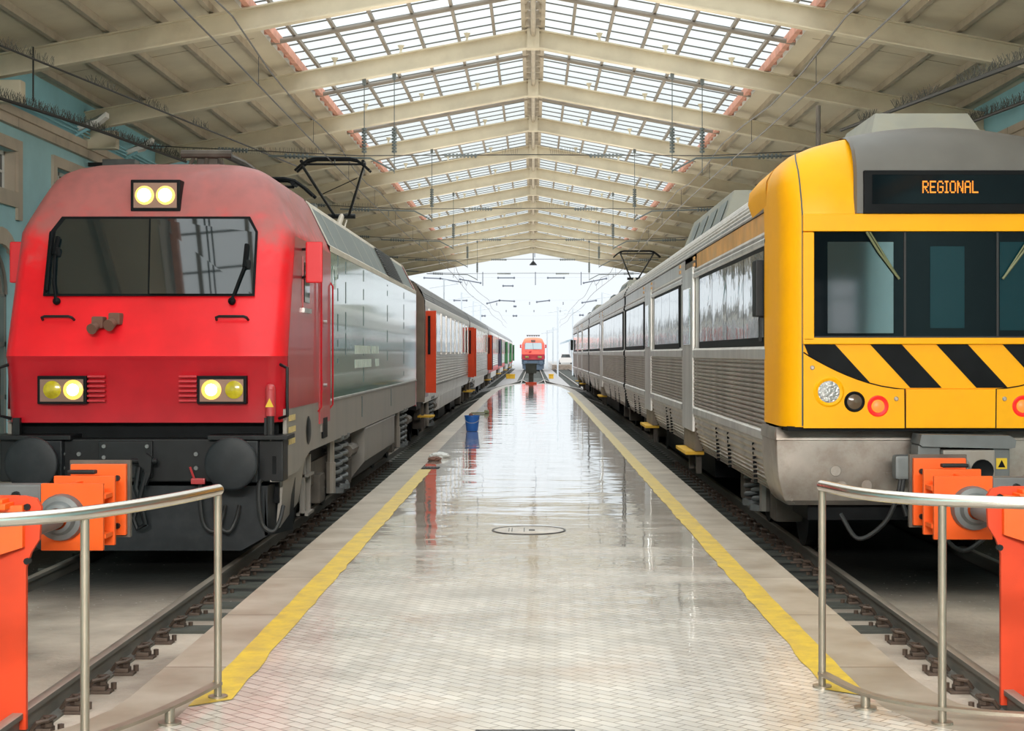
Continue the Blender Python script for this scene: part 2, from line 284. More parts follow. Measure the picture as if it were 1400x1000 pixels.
def haze_material():
    m = bpy.data.materials.new('mist'); m.use_nodes = True
    N = m.node_tree.nodes; Lk = m.node_tree.links; N.remove(N['Principled BSDF']); out = N['Material Output']
    a = N.new('ShaderNodeVolumeAbsorption'); a.inputs['Color'].default_value = (0, 0, 0, 1); a.inputs['Density'].default_value = HAZE
    e = N.new('ShaderNodeEmission'); e.inputs['Color'].default_value = (0.90, 0.96, 1.0, 1); e.inputs['Strength'].default_value = HAZE * SKY / 3 * 0.97
    ad = N.new('ShaderNodeAddShader'); Lk.new(a.outputs[0], ad.inputs[0]); Lk.new(e.outputs[0], ad.inputs[1]); Lk.new(ad.outputs[0], out.inputs['Volume'])
    return m
HAZE, SKY = 0.011, 1.85

# ------------------------------------------------------------------ mesh helpers
class MB:
    def __init__(s): s.bm = bmesh.new(); s.mi = 0; s.bev = False
    def _tag(s, faces):
        for f in faces: f.material_index = s.mi
        return s
    def face(s, pts):
        f = s.bm.faces.new([s.bm.verts.new(p) for p in pts]); f.material_index = s.mi; return s
    def box(s, c, d, bev=0.0, rot=None, seg=2):
        g = bmesh.ops.create_cube(s.bm, size=1.0); vs = g['verts']
        mtx = Matrix.Translation(c) @ (rot.to_4x4() if rot else Matrix.Identity(4)) @ Matrix.Diagonal((d[0], d[1], d[2], 1))
        bmesh.ops.transform(s.bm, matrix=mtx, verts=vs)
        fs = list({f for v in vs for f in v.link_faces})
        s._tag(fs)
        if bev:
            s.bev = True; es = list({e for f in fs for e in f.edges})
            r = bmesh.ops.bevel(s.bm, geom=es, offset=bev, segments=seg, affect='EDGES', profile=0.6)
            s._tag(r['faces'])
        return s
    def bx(s, x0, x1, y0, y1, z0, z1, bev=0.0):
        return s.box(((x0 + x1) / 2, (y0 + y1) / 2, (z0 + z1) / 2), (abs(x1 - x0), abs(y1 - y0), abs(z1 - z0)), bev)
    def cyl(s, a, b, r, seg=12, r2=None, cap=True):
        a, b = Vector(a), Vector(b); d = b - a; L = d.length
        g = bmesh.ops.create_cone(s.bm, cap_ends=cap, segments=seg, radius1=r, radius2=r if r2 is None else r2, depth=L)
        q = Vector((0, 0, 1)).rotation_difference(d.normalized())
        bmesh.ops.transform(s.bm, matrix=Matrix.Translation((a + b) / 2) @ q.to_matrix().to_4x4(), verts=g['verts'])
        return s._tag({f for v in g['verts'] for f in v.link_faces})
    def sph(s, c, r, u=10, v=8, sc_=(1, 1, 1)):
        g = bmesh.ops.create_uvsphere(s.bm, u_segments=u, v_segments=v, radius=r)
        bmesh.ops.transform(s.bm, matrix=Matrix.Translation(c) @ Matrix.Diagonal((*sc_, 1)), verts=g['verts'])
        return s._tag({f for w in g['verts'] for f in w.link_faces})
    def tube(s, pts, r, seg=8, closed=False):
        pts = [Vector(p) for p in pts]; n = len(pts); rings = []; up = None
        for i, p in enumerate(pts):
            t = (pts[min(i + 1, n - 1)] - pts[max(i - 1, 0)])
            if t.length < 1e-9: t = Vector((0, 1, 0))
            t.normalize()
            if up is None: up = t.orthogonal().normalized()
            else:
                up = up - t * up.dot(t)
                up = up.normalized() if up.length > 1e-6 else t.orthogonal().normalized()
            w = t.cross(up); rr = r[i] if isinstance(r, (list, tuple)) else r
            rings.append([s.bm.verts.new(p + (up * math.cos(k * 2 * PI / seg) + w * math.sin(k * 2 * PI / seg)) * rr) for k in range(seg)])
        for a, b in zip(rings, rings[1:]):
            for k in range(seg):
                f = s.bm.faces.new((a[k], a[(k + 1) % seg], b[(k + 1) % seg], b[k])); f.material_index = s.mi
        for ring in (rings[0], rings[-1]):
            try: f = s.bm.faces.new(ring); f.material_index = s.mi
            except ValueError: pass
        return s
    def grid(s, rows, closed=False):
        vs = [[s.bm.verts.new(p) for p in r] for r in rows]
        for a, b in zip(vs, vs[1:]):
            for k in range(len(a) - 1):
                try: f = s.bm.faces.new((a[k], a[k + 1], b[k + 1], b[k])); f.material_index = s.mi
                except ValueError: pass
        return s
    def extr(s, prof, y0, y1, cap=False):
        """profile of (x, z) points pulled along y"""
        s.grid([[(x, y0, z) for x, z in prof], [(x, y1, z) for x, z in prof]])
        if cap:
            for y in (y0, y1): s.face([(x, y, z) for x, z in prof])
        return s
    def prism(s, prof, y0, y1):
        """closed (x, z) outline pulled along y and capped"""
        n = len(prof); a = [s.bm.verts.new((x, y0, z)) for x, z in prof]; b = [s.bm.verts.new((x, y1, z)) for x, z in prof]
        fs = [s.bm.faces.new(a), s.bm.faces.new(b[::-1])]
        for k in range(n): fs.append(s.bm.faces.new((a[k], b[k], b[(k + 1) % n], a[(k + 1) % n])))
        s._tag(fs); return s
    def slab(s, pts, thick_vec):
        """a plate: outline points in 3-D thickened along a vector"""
        t = Vector(thick_vec); n = len(pts); a = [s.bm.verts.new(p) for p in pts]; b = [s.bm.verts.new(Vector(p) + t) for p in pts]
        fs = [s.bm.faces.new(a), s.bm.faces.new(b[::-1])]
        for k in range(n): fs.append(s.bm.faces.new((a[k], b[k], b[(k + 1) % n], a[(k + 1) % n])))
        s._tag(fs); return s
    def lathe(s, prof, c, axis='z', seg=20):
        """(radius, height) profile turned round an axis"""
        rows = []
        for r, h in prof:
            row = []
            for k in range(seg + 1):
                a = 2 * PI * k / seg; u, v = r * math.cos(a), r * math.sin(a)
                row.append((c[0] + u, c[1] + v, c[2] + h) if axis == 'z' else ((c[0] + u, c[1] + h, c[2] + v) if axis == 'y' else (c[0] + h, c[1] + u, c[2] + v)))
            rows.append(row)
        return s.grid(rows)

def obj(name, mb, mats, parent=None, ang=35, doubles=True, loc=None):
    bm = mb.bm
    if doubles: bmesh.ops.remove_doubles(bm, verts=bm.verts, dist=1e-5)
    bmesh.ops.dissolve_degenerate(bm, edges=bm.edges, dist=1e-6)
    bmesh.ops.recalc_face_normals(bm, faces=bm.faces)
    ca = math.radians(ang)
    for f in bm.faces: f.smooth = True
    for e in bm.edges:
        if len(e.link_faces) != 2 or e.calc_face_angle(0) > ca: e.smooth = False
    me = bpy.data.meshes.new(name); bm.to_mesh(me); bm.free()
    for m in (mats if isinstance(mats, (list, tuple)) else [mats]): me.materials.append(m)
    o = bpy.data.objects.new(name, me); col.objects.link(o)
    if mb.bev: wm = o.modifiers.new('even_shading', 'WEIGHTED_NORMAL'); wm.keep_sharp = True; wm.weight = 100
    if parent: o.parent = parent
    if loc: o.location = loc
    return o
def tag(o, label, cat=None, group=None, kind=None):
    if label: o['label'] = label
    if cat: o['category'] = cat
    if group: o['group'] = group
    if kind: o['kind'] = kind
    return o
def thing(name, loc, label, cat, group=None, kind=None):
    o = bpy.data.objects.new(name, None); o.empty_display_size = 0.3; col.objects.link(o); o.location = loc
    return tag(o, label, cat, group, kind)
def struct(name, mb, m, label, cat, parent=None, ang=35):
    return tag(obj(name, mb, m, parent, ang), label, cat, None, 'structure')
def copy_tree(o, parent=None):
    c = o.copy(); col.objects.link(c)
    if parent: c.parent = parent
    for ch in list(o.children): copy_tree(ch, c)
    return c
def P(px, py, Y): return Vector(((px - CX) / F * Y, Y, EYE - (py - CY) / F * Y))
ORD = ['first', 'second', 'third', 'fourth', 'fifth', 'sixth', 'seventh', 'eighth', 'ninth', 'tenth', 'eleventh', 'twelfth', 'thirteenth', 'fourteenth']
def text_mesh(body, size, mtx, name, m, parent, depth=0.002):
    cu = bpy.data.curves.new('lettering', 'FONT'); cu.body = body; cu.size = size; cu.extrude = depth; cu.align_x = 'CENTER'; cu.align_y = 'CENTER'
    to = bpy.data.objects.new('lettering_source', cu); col.objects.link(to)
    dg = bpy.context.evaluated_depsgraph_get(); me = bpy.data.meshes.new_from_object(to.evaluated_get(dg))
    bpy.data.objects.remove(to); bpy.data.curves.remove(cu)
    me.transform(mtx); me.materials.clear(); me.materials.append(m)
    o = bpy.data.objects.new(name, me); col.objects.link(o); o.parent = parent
    return o

def cat_rom(pts, n=8):
    P_ = [Vector(p) for p in pts]; P_ = [P_[0] * 2 - P_[1]] + P_ + [P_[-1] * 2 - P_[-2]]; out = []
    for i in range(1, len(P_) - 2):
        a, b, c, d = P_[i - 1:i + 3]
        for k in range(n):
            u = k / n; out.append(.5 * ((2 * b) + (c - a) * u + (2 * a - 5 * b + 4 * c - d) * u * u + (3 * b - a - 3 * c + d) * u ** 3))
    out.append(P_[-2]); return out

# ------------------------------------------------------------------ camera, sky, colour
cam = bpy.data.cameras.new('camera'); co = bpy.data.objects.new('camera', cam); col.objects.link(co)
co.location = (0, 0, EYE); co.rotation_euler = (PI / 2, 0, 0)
cam.sensor_width = 36; cam.lens = F / 1400 * 36; cam.shift_x = (700 - CX) / 1400; cam.shift_y = (CY - 500) / 1400
cam.clip_start = 0.1; cam.clip_end = 2000; sc.camera = co
w = bpy.data.worlds.new('overcast'); sc.world = w; w.use_nodes = True
wn_ = w.node_tree.nodes; wl_ = w.node_tree.links; bg = wn_['Background']; bg.inputs[0].default_value = (0.93, 0.97, 1.0, 1)
wt = wn_.new('ShaderNodeTexCoord'); ws_ = wn_.new('ShaderNodeSeparateXYZ'); wl_.new(wt.outputs['Generated'], ws_.inputs[0])
wr = wn_.new('ShaderNodeMapRange'); wr.inputs['From Min'].default_value = 0.0; wr.inputs['From Max'].default_value = 1.0; wr.inputs['To Min'].default_value = SKY / 3; wr.inputs['To Max'].default_value = SKY
wl_.new(ws_.outputs['Z'], wr.inputs[0]); wl_.new(wr.outputs[0], bg.inputs[1])        # overcast sky: zenith three times the horizon
sc.view_settings.view_transform = 'Standard'; sc.view_settings.look = 'None'; sc.view_settings.exposure = 0.8; sc.view_settings.gamma = 1.0
try:
    sc.cycles.max_bounces = 8; sc.cycles.diffuse_bounces = 5; sc.cycles.glossy_bounces = 4; sc.cycles.transparent_max_bounces = 12; sc.cycles.use_denoising = True
    sc.cycles.sample_clamp_indirect = 6
except Exception: pass

def lamp(name, loc, rot, sx, sy, power, color):
    li = bpy.data.lights.new(name, 'AREA'); li.shape = 'RECTANGLE'; li.size = sx; li.size_y = sy; li.energy = power; li.color = color
    o = bpy.data.objects.new(name, li); col.objects.link(o); o.location = loc; o.rotation_euler = rot
for s_ in (-1, 1): lamp('ceiling_fill', (s_ * 2.2, 42, EYE + 2.6), (PI, 0, 0), 1.6, 100, 1000, (1.0, .90, .74))  # added warm fill aimed at the roof, not a fitting of the hall
lamp('train_front_fill', (0, -11, 7.2), (math.radians(60), 0, 0), 9, 1.4, 2600, (1.0, .96, .9))  # added fill behind the camera to brighten the train fronts

# ------------------------------------------------------------------ ground, platforms
def ground():
    mb = MB(); mb.face([(-40, -14, -0.55), (60, -14, -0.55), (60, 800, -0.55), (-40, 800, -0.55)])
    struct('ground', mb, M['ground'], 'oily track bed between the platforms, shade under the trains painted dark, with pale grit near the buffers', 'ground')
    EL = [(-2.05, 60), (-2.05, 30), (-2.05, 8.0), (-2.075, 7.7), (-2.16, 7.38), (-2.36, 7.08), (-2.7, 6.86), (-3.2, 6.74), (-3.8, 6.7), (-5.75, 6.7)]
    IL = [(-1.70, 60), (-1.70, 30), (-1.70, 7.95), (-1.71, 7.55), (-1.78, 7.15), (-1.98, 6.76), (-2.4, 6.48), (-3.0, 6.33), (-3.7, 6.28), (-5.75, 6.28)]
    ER = [(2.05, 60), (2.05, 30), (2.04, 8.5), (2.065, 8.12), (2.12, 7.86), (2.26, 7.64), (2.6, 7.5), (3.2, 7.42), (3.9, 7.4), (5.75, 7.4)]
    IR = [(1.70, 60), (1.70, 30), (1.70, 8.2), (1.73, 7.75), (1.85, 7.4), (2.05, 7.2), (2.5, 7.05), (3.1, 6.98), (3.9, 6.96), (5.75, 6.96)]
    EF = [(2.05, 66), (1.97, 74), (1.80, 80.6), (1.42, 87), (0.8, 90.2), (0, 90.8)]
    IF = [(1.70, 66), (1.62, 74), (1.45, 80), (1.08, 85.6), (0.6, 88.6), (0, 89.2)]
    pl = EL[::-1] + [(-x, y) for x, y in EF]; il = IL[::-1] + [(-x, y) for x, y in IF]
    pr = ER[::-1] + EF; ir = IR[::-1] + IF
    for nm, E, I, lab in (('trim_1', pl, il, 'pale stone coping along the left edge of the platform'), ('trim_2', pr, ir, 'pale stone coping along the right edge of the platform')):
        mb = MB()
        mb.grid([[(x, y, 0) for x, y in I], [(x, y, 0) for x, y in E], [(x, y, -0.14) for x, y in E]])
        s = 1 if E[0][0] > 0 else -1
        mb.grid([[(x - s * .05, y, -0.14) for x, y in E], [(x - s * .05, y, -0.55) for x, y in E]])
        struct(nm, mb, M['coping'], lab, 'platform edge')
    mb = MB()
    poly = [(-9.4, -14)] + [(-9.4, 6.28)] + il + ir[::-1][1:] + [(9.4, 6.96), (9.4, -14)]
    mb.face([(x, y, 0) for x, y in poly])
    struct('floor', mb, M['paving'], 'wet pale herringbone paving of the platform and concourse', 'platform')
    # platforms behind the trains
    for nm, s, lab in (('platform_left', -1, 'pale platform behind the red locomotive along the blue wall'), ('platform_right', 1, 'pale platform behind the yellow train along the blue wall')):
        mb = MB(); x0, x1 = s * 5.78, s * 8.9
        mb.bx(min(x0, x1), max(x0, x1), 6.8 if s < 0 else 7.4, 92, -0.56, 0.0)
        struct(nm, mb, M['coping'], lab, 'platform')
    for nm, s, y0, y1, lab in (('yellow_line_left', -1, 7.93, 23.6, 'broad worn yellow safety line on the left of the platform'), ('yellow_line_right', 1, 8.16, 70, 'broad worn yellow safety line on the right of the platform')):
        mb = MB(); rnd = random.Random(3); n = int((y1 - y0) / 0.25); a = []; c = []
        for k in range(n + 1):
            y = y0 + (y1 - y0) * k / n
            cut = 0.16 * max(0, 1 - (y - y0) / 0.25)
            a.append((s * (1.525 + rnd.uniform(-.012, .012)), y, 0.004)); c.append((s * (1.705 + rnd.uniform(-.004, .004)), y - cut, 0.004))
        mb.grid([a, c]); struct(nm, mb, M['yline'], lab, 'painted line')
ground()

# ------------------------------------------------------------------ tracks
def rail_profile(mb, path, mi_body=0, mi_head=1):
    """flat-bottom rail swept along a ground path of (x, y), head at RAIL"""
    prof = [(-.07, -.17), (.07, -.17), (.07, -.155), (.012, -.14), (.012, -.045), (.034, -.035), (.034, -.004), (.028, 0), (-.028, 0), (-.034, -.004), (-.034, -.035), (-.012, -.045), (-.012, -.14), (-.07, -.155)]
    pts = [Vector((x, y, RAIL)) for x, y in path]; rows = []
    for i, p in enumerate(pts):
        t = (pts[min(i + 1, len(pts) - 1)] - pts[max(i - 1, 0)]).normalized(); nrm = Vector((t.y, -t.x, 0))
        rows.append([p + nrm * u + Vector((0, 0, v)) for u, v in prof])
    vs = [[mb.bm.verts.new(q) for q in r] for r in rows]; n = len(prof)
    for a, b in zip(vs, vs[1:]):
        for k in range(n):
            f = mb.bm.faces.new((a[k], a[(k + 1) % n], b[(k + 1) % n], b[k])); f.material_index = 1 if 6 <= k <= 8 else 0
    for r in (vs[0], vs[-1]):
        mb.bm.faces.new(r)
def track(xc, y0, y1, label, clips_side=None, n_clip=0, sleepers=60, sl0=13.0):
    t = thing('railway_track', (xc, y0, RAIL - .17), label, 'railway track')
    base = Vector((xc, y0, RAIL - .17))
    def loc(mb): bmesh.ops.translate(mb.bm, verts=mb.bm.verts, vec=-base); return mb
    for s in (-1, 1):
        mb = MB(); rail_profile(mb, [(xc + s * .869, y0), (xc + s * .869, y1)]); obj('rail', loc(mb), [M['rail_steel'], M['rail_head']], t)
    for k in range(sleepers):
        y = sl0 + k * .62
        if k == 0:
            mb = MB(); mb.box((xc, y, RAIL - .20), (2.62, .25, .12), .012); s0 = obj('sleeper', loc(mb), M['sleeper'], t)
        else:
            o = s0.copy(); col.objects.link(o); o.parent = t; o.location = (0, k * .62, 0)
    mb = MB()
    for k in range(sleepers, int((y1 - sl0) / .62)): mb.box((xc, sl0 + k * .62, RAIL - .20), (2.62, .25, .12))
    o = obj('sleeper_bed', loc(mb), M['sleeper'], t); o['kind'] = 'stuff'
    c0 = None
    for k in range(n_clip):
        y = 8.25 + k * .60
        if c0 is None:
            x = xc + clips_side * .869; sx = clips_side
            mb = MB(); mb.bx(min(x + sx * .05, x + sx * .20), max(x + sx * .05, x + sx * .20), y - .06, y + .06, RAIL - .172, RAIL - .15, .004)
            mb.box((x + sx * .115, y, RAIL - .135), (.10, .10, .035), .008)
            mb.cyl((x + sx * .13, y, RAIL - .15), (x + sx * .13, y, RAIL - .055), .022, 6)
            mb.cyl((x + sx * .13, y, RAIL - .115), (x + sx * .13, y, RAIL - .085), .038, 6)
            mb.tube([(x + sx * .05, y - .06, RAIL - .13), (x + sx * .09, y - .07, RAIL - .075), (x + sx * .15, y - .05, RAIL - .07), (x + sx * .16, y + .05, RAIL - .07), (x + sx * .09, y + .07, RAIL - .075), (x + sx * .05, y + .06, RAIL - .13)], .014, 6)
            mb.cyl((x + sx * .20, y + .04, RAIL - .155), (x + sx * .20, y + .04, RAIL - .11), .02, 6)
            c0 = obj('rail_fastening', loc(mb), M['clip'], t)
        else:
            o = c0.copy(); col.objects.link(o); o.parent = t; o.location = (0, k * .60, 0)
    return t
track(XL, 7.2, 230, 'left railway track with flat-bottom rails running under the red locomotive', 1, 40)
track(XR, 7.6, 230, 'right railway track with flat-bottom rails running under the yellow train', -1, 40)
track(0.0, 106, 240, 'middle railway track under the small distant locomotive', sleepers=60, sl0=106)
for s_, xc_, nm_ in ((-1, XL, 'left'), (1, XR, 'right')):
    mb = MB(); mb.bx(xc_ - .77, xc_ + .77, 7.0, 60, -.56, RAIL - .095)
    for sx in (-1, 1): mb.bx(min(xc_ + sx * 1.13, xc_ + sx * 1.45), max(xc_ + sx * 1.13, xc_ + sx * 1.45), 7.0, 11.2, -.56, RAIL - .165)
    struct('track_infill', mb, M['ground'], 'grimy concrete infill between the rails of the %s track, shade under the train painted dark' % nm_, 'ground')
def turnout(s):
    t = thing('turnout_track', (s * 2.0, 92, RAIL - .17), 'curved turnout rails joining the %s track to the middle track past the platform end' % ('left' if s < 0 else 'right'), 'railway track')
    for off in (-.869, .869):
        path = []
        for k in range(25):
            u = k / 24; y = 58 + 72 * u; x = (3.9 - off) if u == 0 else (3.9 * (1 - (3 * u * u - 2 * u ** 3)) - off)
            if abs(x) < 2.2 and y < 91.5: continue
            path.append((s * x, y))
        mb = MB(); rail_profile(mb, path); bmesh.ops.translate(mb.bm, verts=mb.bm.verts, vec=Vector((-s * 2.0, -92, -(RAIL - .17)))); obj('rail', mb, [M['rail_steel'], M['rail_head']], t)
turnout(-1); turnout(1)
def slot(x0, x1, y0, y1, z, lab, m):
    pass

# ------------------------------------------------------------------ bogies
def bogie(parent, yc, wheelbase=2.6, hw=1.05, r=.46, col_=None, detail=True, name='bogie'):
    b = bpy.data.objects.new(name, None); col.objects.link(b); b.parent = parent; b.location = (0, yc, 0)
    mb = MB()
    for s in (-1, 1):
        mb.prism([(s * hw, .52), (s * (hw + .14), .52), (s * (hw + .14), .80), (s * hw, .80)], -wheelbase / 2 - .55, wheelbase / 2 + .55)
        mb.bx(s * hw - .1, s * hw + .1, -.5, .5, .35, .85)
        for y in (-wheelbase / 2, wheelbase / 2): mb.box((s * (hw + .08), y, .46), (.3, .42, .36), .03)
    mb.bx(-hw, hw, -.4, .4, .45, .8)
    obj('bogie_frame', mb, M['under'], b)
    w0 = None
    for y in (-wheelbase / 2, wheelbase / 2):
        mb = MB()
        for s in (-1, 1):
            mb.lathe([(0, -.06), (r - .1, -.06), (r - .07, -.065), (r, -.065), (r, .06), (r + .03, .065), (r + .03, .085), (r - .1, .08), (r - .12, .03), (0, .03)], (s * .84, y, r), 'x' if s < 0 else 'x', 20)
        mb.cyl((-.9, y, r), (.9, y, r), .09, 10)
        obj('wheelset', mb, M['dark'], b)
    if detail:
        for s in (-1, 1):
            for y in (-.32, .32):
                mb = MB(); n = 56
                mb.tube([(s * (hw + .2) + .12 * math.cos(k * 2 * PI * 6 / n), y + .12 * math.sin(k * 2 * PI * 6 / n), .38 + .62 * k / n) for k in range(n + 1)], .027, 6)
                mb.cyl((s * (hw + .2), y, .30), (s * (hw + .2), y, .37), .16, 12); mb.cyl((s * (hw + .2), y, 1.0), (s * (hw + .2), y, 1.05), .16, 12)
                obj('coil_spring', mb, M['greymetal'], b, 60)
            mb = MB(); mb.cyl((s * (hw + .28), .6, .78), (s * (hw + .28), 1.25, .78), .09, 10); mb.cyl((s * (hw + .28), 1.25, .78), (s * (hw + .28), 1.75, .78), .05, 8)
            obj('yaw_damper', mb, M['under'], b)
            mb = MB(); mb.cyl((s * (hw + .22), -.62, .32), (s * (hw + .22), -.62, 1.1), .05, 8); mb.cyl((s * (hw + .22), -.62, .32), (s * (hw + .22), -.62, .72), .065, 8)
            obj('vertical_damper', mb, M['skirt'], b)
    return b

def pantograph(parent, y, z0, zhead, name='pantograph', hw=.78, folded=False):
    p = bpy.data.objects.new(name, None); col.objects.link(p); p.parent = parent; p.location = (0, y, z0)
    mb = MB()
    for s in (-1, 1):
        mb.bx(s * .5 - .04, s * .5 + .04, -.5, .7, .18, .26)
        for yy in (-.4, .6): mb.lathe([(.04, 0), (.09, .03), (.05, .06), (.09, .09), (.05, .12), (.09, .15), (.04, .18)], (s * .5, yy, 0), 'z', 10)
    mb.bx(-.5, .5, -.5, -.42, .18, .26); mb.bx(-.5, .5, .62, .7, .18, .26)
    obj('pantograph_base', mb, M['dark'], p)
    H = zhead - z0
    if folded:
        mb = MB()
        for s in (-.16, .16): mb.tube([(s, -.75, .42), (s * 1.1, .6, .46), (s * 1.3, 2.2, .42)], .045, 8)
        mb.tube([(-.3, -.78, .40), (.3, -.78, .40)], .05, 8)
        mb.box((0, -.60, .26), (.26, .30, .22), .03)
        for s in (-.14, .0, .14): mb.tube([(s * 2, -.8, .08), (s, -.76, .4)], .025, 6)
        obj('lower_arm', mb, M['under'], p)
        hz, hy = .42, 2.2
    else:
        ky, kz = 1.15, H * .47
        mb = MB(); mb.tube([(0, -.4, .25), (0, ky, kz)], [.075, .055], 10); mb.tube([(.12, -.2, .2), (.1, ky, kz - .08)], .018, 6)
        obj('lower_arm', mb, M['cream_trim'], p)
        mb = MB(); mb.tube([(-.14, ky, kz), (-.62, -.25, H - .1)], .03, 8); mb.tube([(.14, ky, kz), (.62, -.25, H - .1)], .03, 8)
        mb.tube([(-.28, ky, kz), (.28, ky, kz)], .05, 8); mb.tube([(-.35, ky * .6, kz + (H - kz) * .4), (.45, -.05, H - .35)], .01, 5)
        obj('upper_arm', mb, M['dark'], p)
        hz, hy = H, -.25
    mb = MB()
    for dy in (-.14, .14):
        mb.tube([(-hw - .1, hy + dy, hz - .24), (-hw + .02, hy + dy, hz - .13), (-hw + .16, hy + dy, hz - .03), (-hw + .3, hy + dy, hz), (hw - .3, hy + dy, hz), (hw - .16, hy + dy, hz - .03), (hw - .02, hy + dy, hz - .13), (hw + .1, hy + dy, hz - .24)], .026, 6)
    for s in (-.6, .6): mb.tube([(s, hy - .16, hz - .06), (s, hy + .16, hz - .06)], .035, 6)
    mb.tube([(-.6, hy, hz - .1), (.6, hy, hz - .1)], .022, 6)
    obj('pan_head', mb, M['black'], p)
    return p

# ------------------------------------------------------------------ red electric locomotive
SL = .39
def cab_shell(rows, cols, yend, flat, nflat=9, rings=((.94, .03), (.98, .10), (1.0, .24))):
    g = []
    for z, hw, yf in rows:
        r = [(-hw, yend, z)]
        for f, d in reversed(rings): r.append((-hw * f, yf + d, z))
        for k in range(nflat): r.append((hw * flat * (-1 + 2 * k / (nflat - 1)), yf, z))
        for f, d in rings: r.append((hw * f, yf + d, z))
        r.append((hw, yend, z)); g.append(r)
    return g
def make_loco(X, Y0, label, far=False, zoff=0.0):
    m = dict(M)
    if far: m.update(red=M['hazed_red'], red_dark=M['hazed_red2'], red_side=M['hazed_red'], red_panel=M['hazed_red2'], dark=M['hazed_dark'], black=M['hazed_dark'], dark2=M['hazed_dark'], lamp_on=M['lamp_off'], lamp_on2=M['lamp_refl'], lamp_core=M['lamp_refl'], glass=M['hazed_glass'], under=M['hazed_dark'])
    t = thing('locomotive', (X, Y0, RAIL + zoff), label, 'locomotive')
    def fp(px, py, off=0.012):                       # a point of the raked cab front, from the photograph's own survey
        k = (py - CY) / F; Y = (15.75 + SL * (EYE + .38 - 2.10)) / (1 + SL * k)
        return Vector(((px - CX) / F * Y - XL, Y - 15.75 - off, EYE - k * Y + .38))
    def lp(px, py, off=0.012, Y=15.78):
        return Vector(((px - CX) / F * Y - XL, Y - 15.75 - off, EYE - (py - CY) / F * Y + .38))
    up = [(2.10, 1.5, 0.0), (2.13, 1.5, .008), (2.4, 1.5, .117), (2.7, 1.5, .234), (3.0, 1.5, .351), (3.25, 1.5, .449), (3.38, 1.5, .50), (3.44, 1.475, .523), (3.56, 1.415, .57), (3.72, 1.335, .64), (3.86, 1.265, .72), (3.96, 1.21, .80), (4.04, 1.14, .90), (4.10, 1.03, 1.02), (4.15, .86, 1.18), (4.19, .57, 1.40), (4.21, .26, 1.6), (4.215, 0, 1.75)]
    mb = MB(); mb.grid(cab_shell(up, 0, 3.65, .895)); obj('cab_shell', mb, m['red'], t, 40)
    mb = MB(); mb.grid(cab_shell([(1.43, 1.47, .07), (2.04, 1.5, .03), (2.075, 1.5, .008), (2.10, 1.5, 0)], 0, .26, .877)); 
    mb.grid([[(s * 1.47, .08, 1.44) for s in (-1, 1)], [(s * 1.47, .6, 1.44) for s in (-1, 1)]])
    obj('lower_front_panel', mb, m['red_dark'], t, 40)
    for s in (-1, 1):
        mb = MB(); mb.grid([[(s * 1.502, .24, 1.56), (s * 1.502, 3.65, 1.56)], [(s * 1.502, .27, 2.12), (s * 1.502, 3.65, 2.12)], [(s * 1.502, .75, 3.36), (s * 1.502, 3.65, 3.36)]])
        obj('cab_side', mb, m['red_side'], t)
    # body behind the cab
    for s in (-1, 1):
        mb = MB(); mb.extr([(s * 1.5, 1.56), (s * 1.5, 3.42)], 3.65, 17.8)
        obj('side_panel', mb, m['red_side'] if far else m['green_panel'], t)
        mb = MB(); mb.slab([(s * 1.495, .22, 1.56), (s * 1.495, .22, .87), (s * 1.495, .95, .87), (s * 1.495, 1.9, 1.03), (s * 1.495, 17.8, 1.03), (s * 1.495, 17.8, 1.56)], (-s * .04, 0, 0))
        q = obj('lower_skirt', mb, m['dark'] if far else m['skirt'], t)
        mb = MB(); mb.bx(s * 1.5 - .015, s * 1.5 + .015, 3.65, 17.8, 1.54, 1.565); obj('waist_strip', mb, m['lightmetal'], t)
        mb = MB()
        mb.extr([(s * 1.475, 3.44), (s * 1.19, 3.98)], 3.7, 17.6)
        obj('roof_shoulder_panel', mb, m['slate'], t)
        mb = MB(); mb.extr([(s * 1.505, 3.38), (s * 1.505, 3.45), (s * 1.46, 3.48)], 3.55, 17.8)
        mb.extr([(s * 1.21, 3.94), (s * 1.18, 4.01), (s * 1.12, 4.04)], 3.6, 17.7)
        for y in (3.6, 17.6): mb.extr([(s * 1.49, 3.45), (s * 1.20, 4.0)], y, y + .16)
        obj('roof_trim', mb, m['cream_trim'], t)
        if not far:
            mb = MB()
            for y in (4.7, 6.0, 7.9, 9.3, 10.6, 11.6): mb.extr([(s * 1.482, 3.44), (s * 1.197, 3.985)], y, y + .035)
            obj('shoulder_seam', mb, m['cream_trim'], t)
            mb = MB(); mb.extr([(s * 1.487, 3.46), (s * 1.205, 3.985)], 11.7, 14.6); mb.mi = 1
            for k in range(12):
                u = (k + .5) / 12; x, z = 1.475 - u * .285, 3.45 + u * .54
                mb.box((s * (x + .02), 13.15, z), (.03, 2.8, .018))
            obj('louvre_grille', mb, [m['black'], m['greymetal']], t)
            mb = MB()
            for y, z0, z1 in ((4.35, 2.0, 3.4), (5.2, 2.1, 3.35), (7.4, 1.7, 3.35), (11.2, 2.0, 3.3), (14.6, 1.7, 3.3)):
                z = z0
                rr = random.Random(int(y * 10))
                while z < z1:
                    h = rr.uniform(.05, .3); mb.bx(s * 1.5 - .006, s * 1.5 + .006, y, y + .03, z, min(z1, z + h)); z += h + rr.uniform(.04, .2)
            for y in (7.2, 11.9): mb.bx(s * 1.5 - .006, s * 1.5 + .006, y, y + .04, 1.2, 1.5)
            obj('panel_seam', mb, m['slate'], t)
    mb = MB(); mb.extr([(-1.19, 3.98), (-1.07, 4.05), (-.6, 4.12), (0, 4.14), (.6, 4.12), (1.07, 4.05), (1.19, 3.98)], 3.6, 17.6)
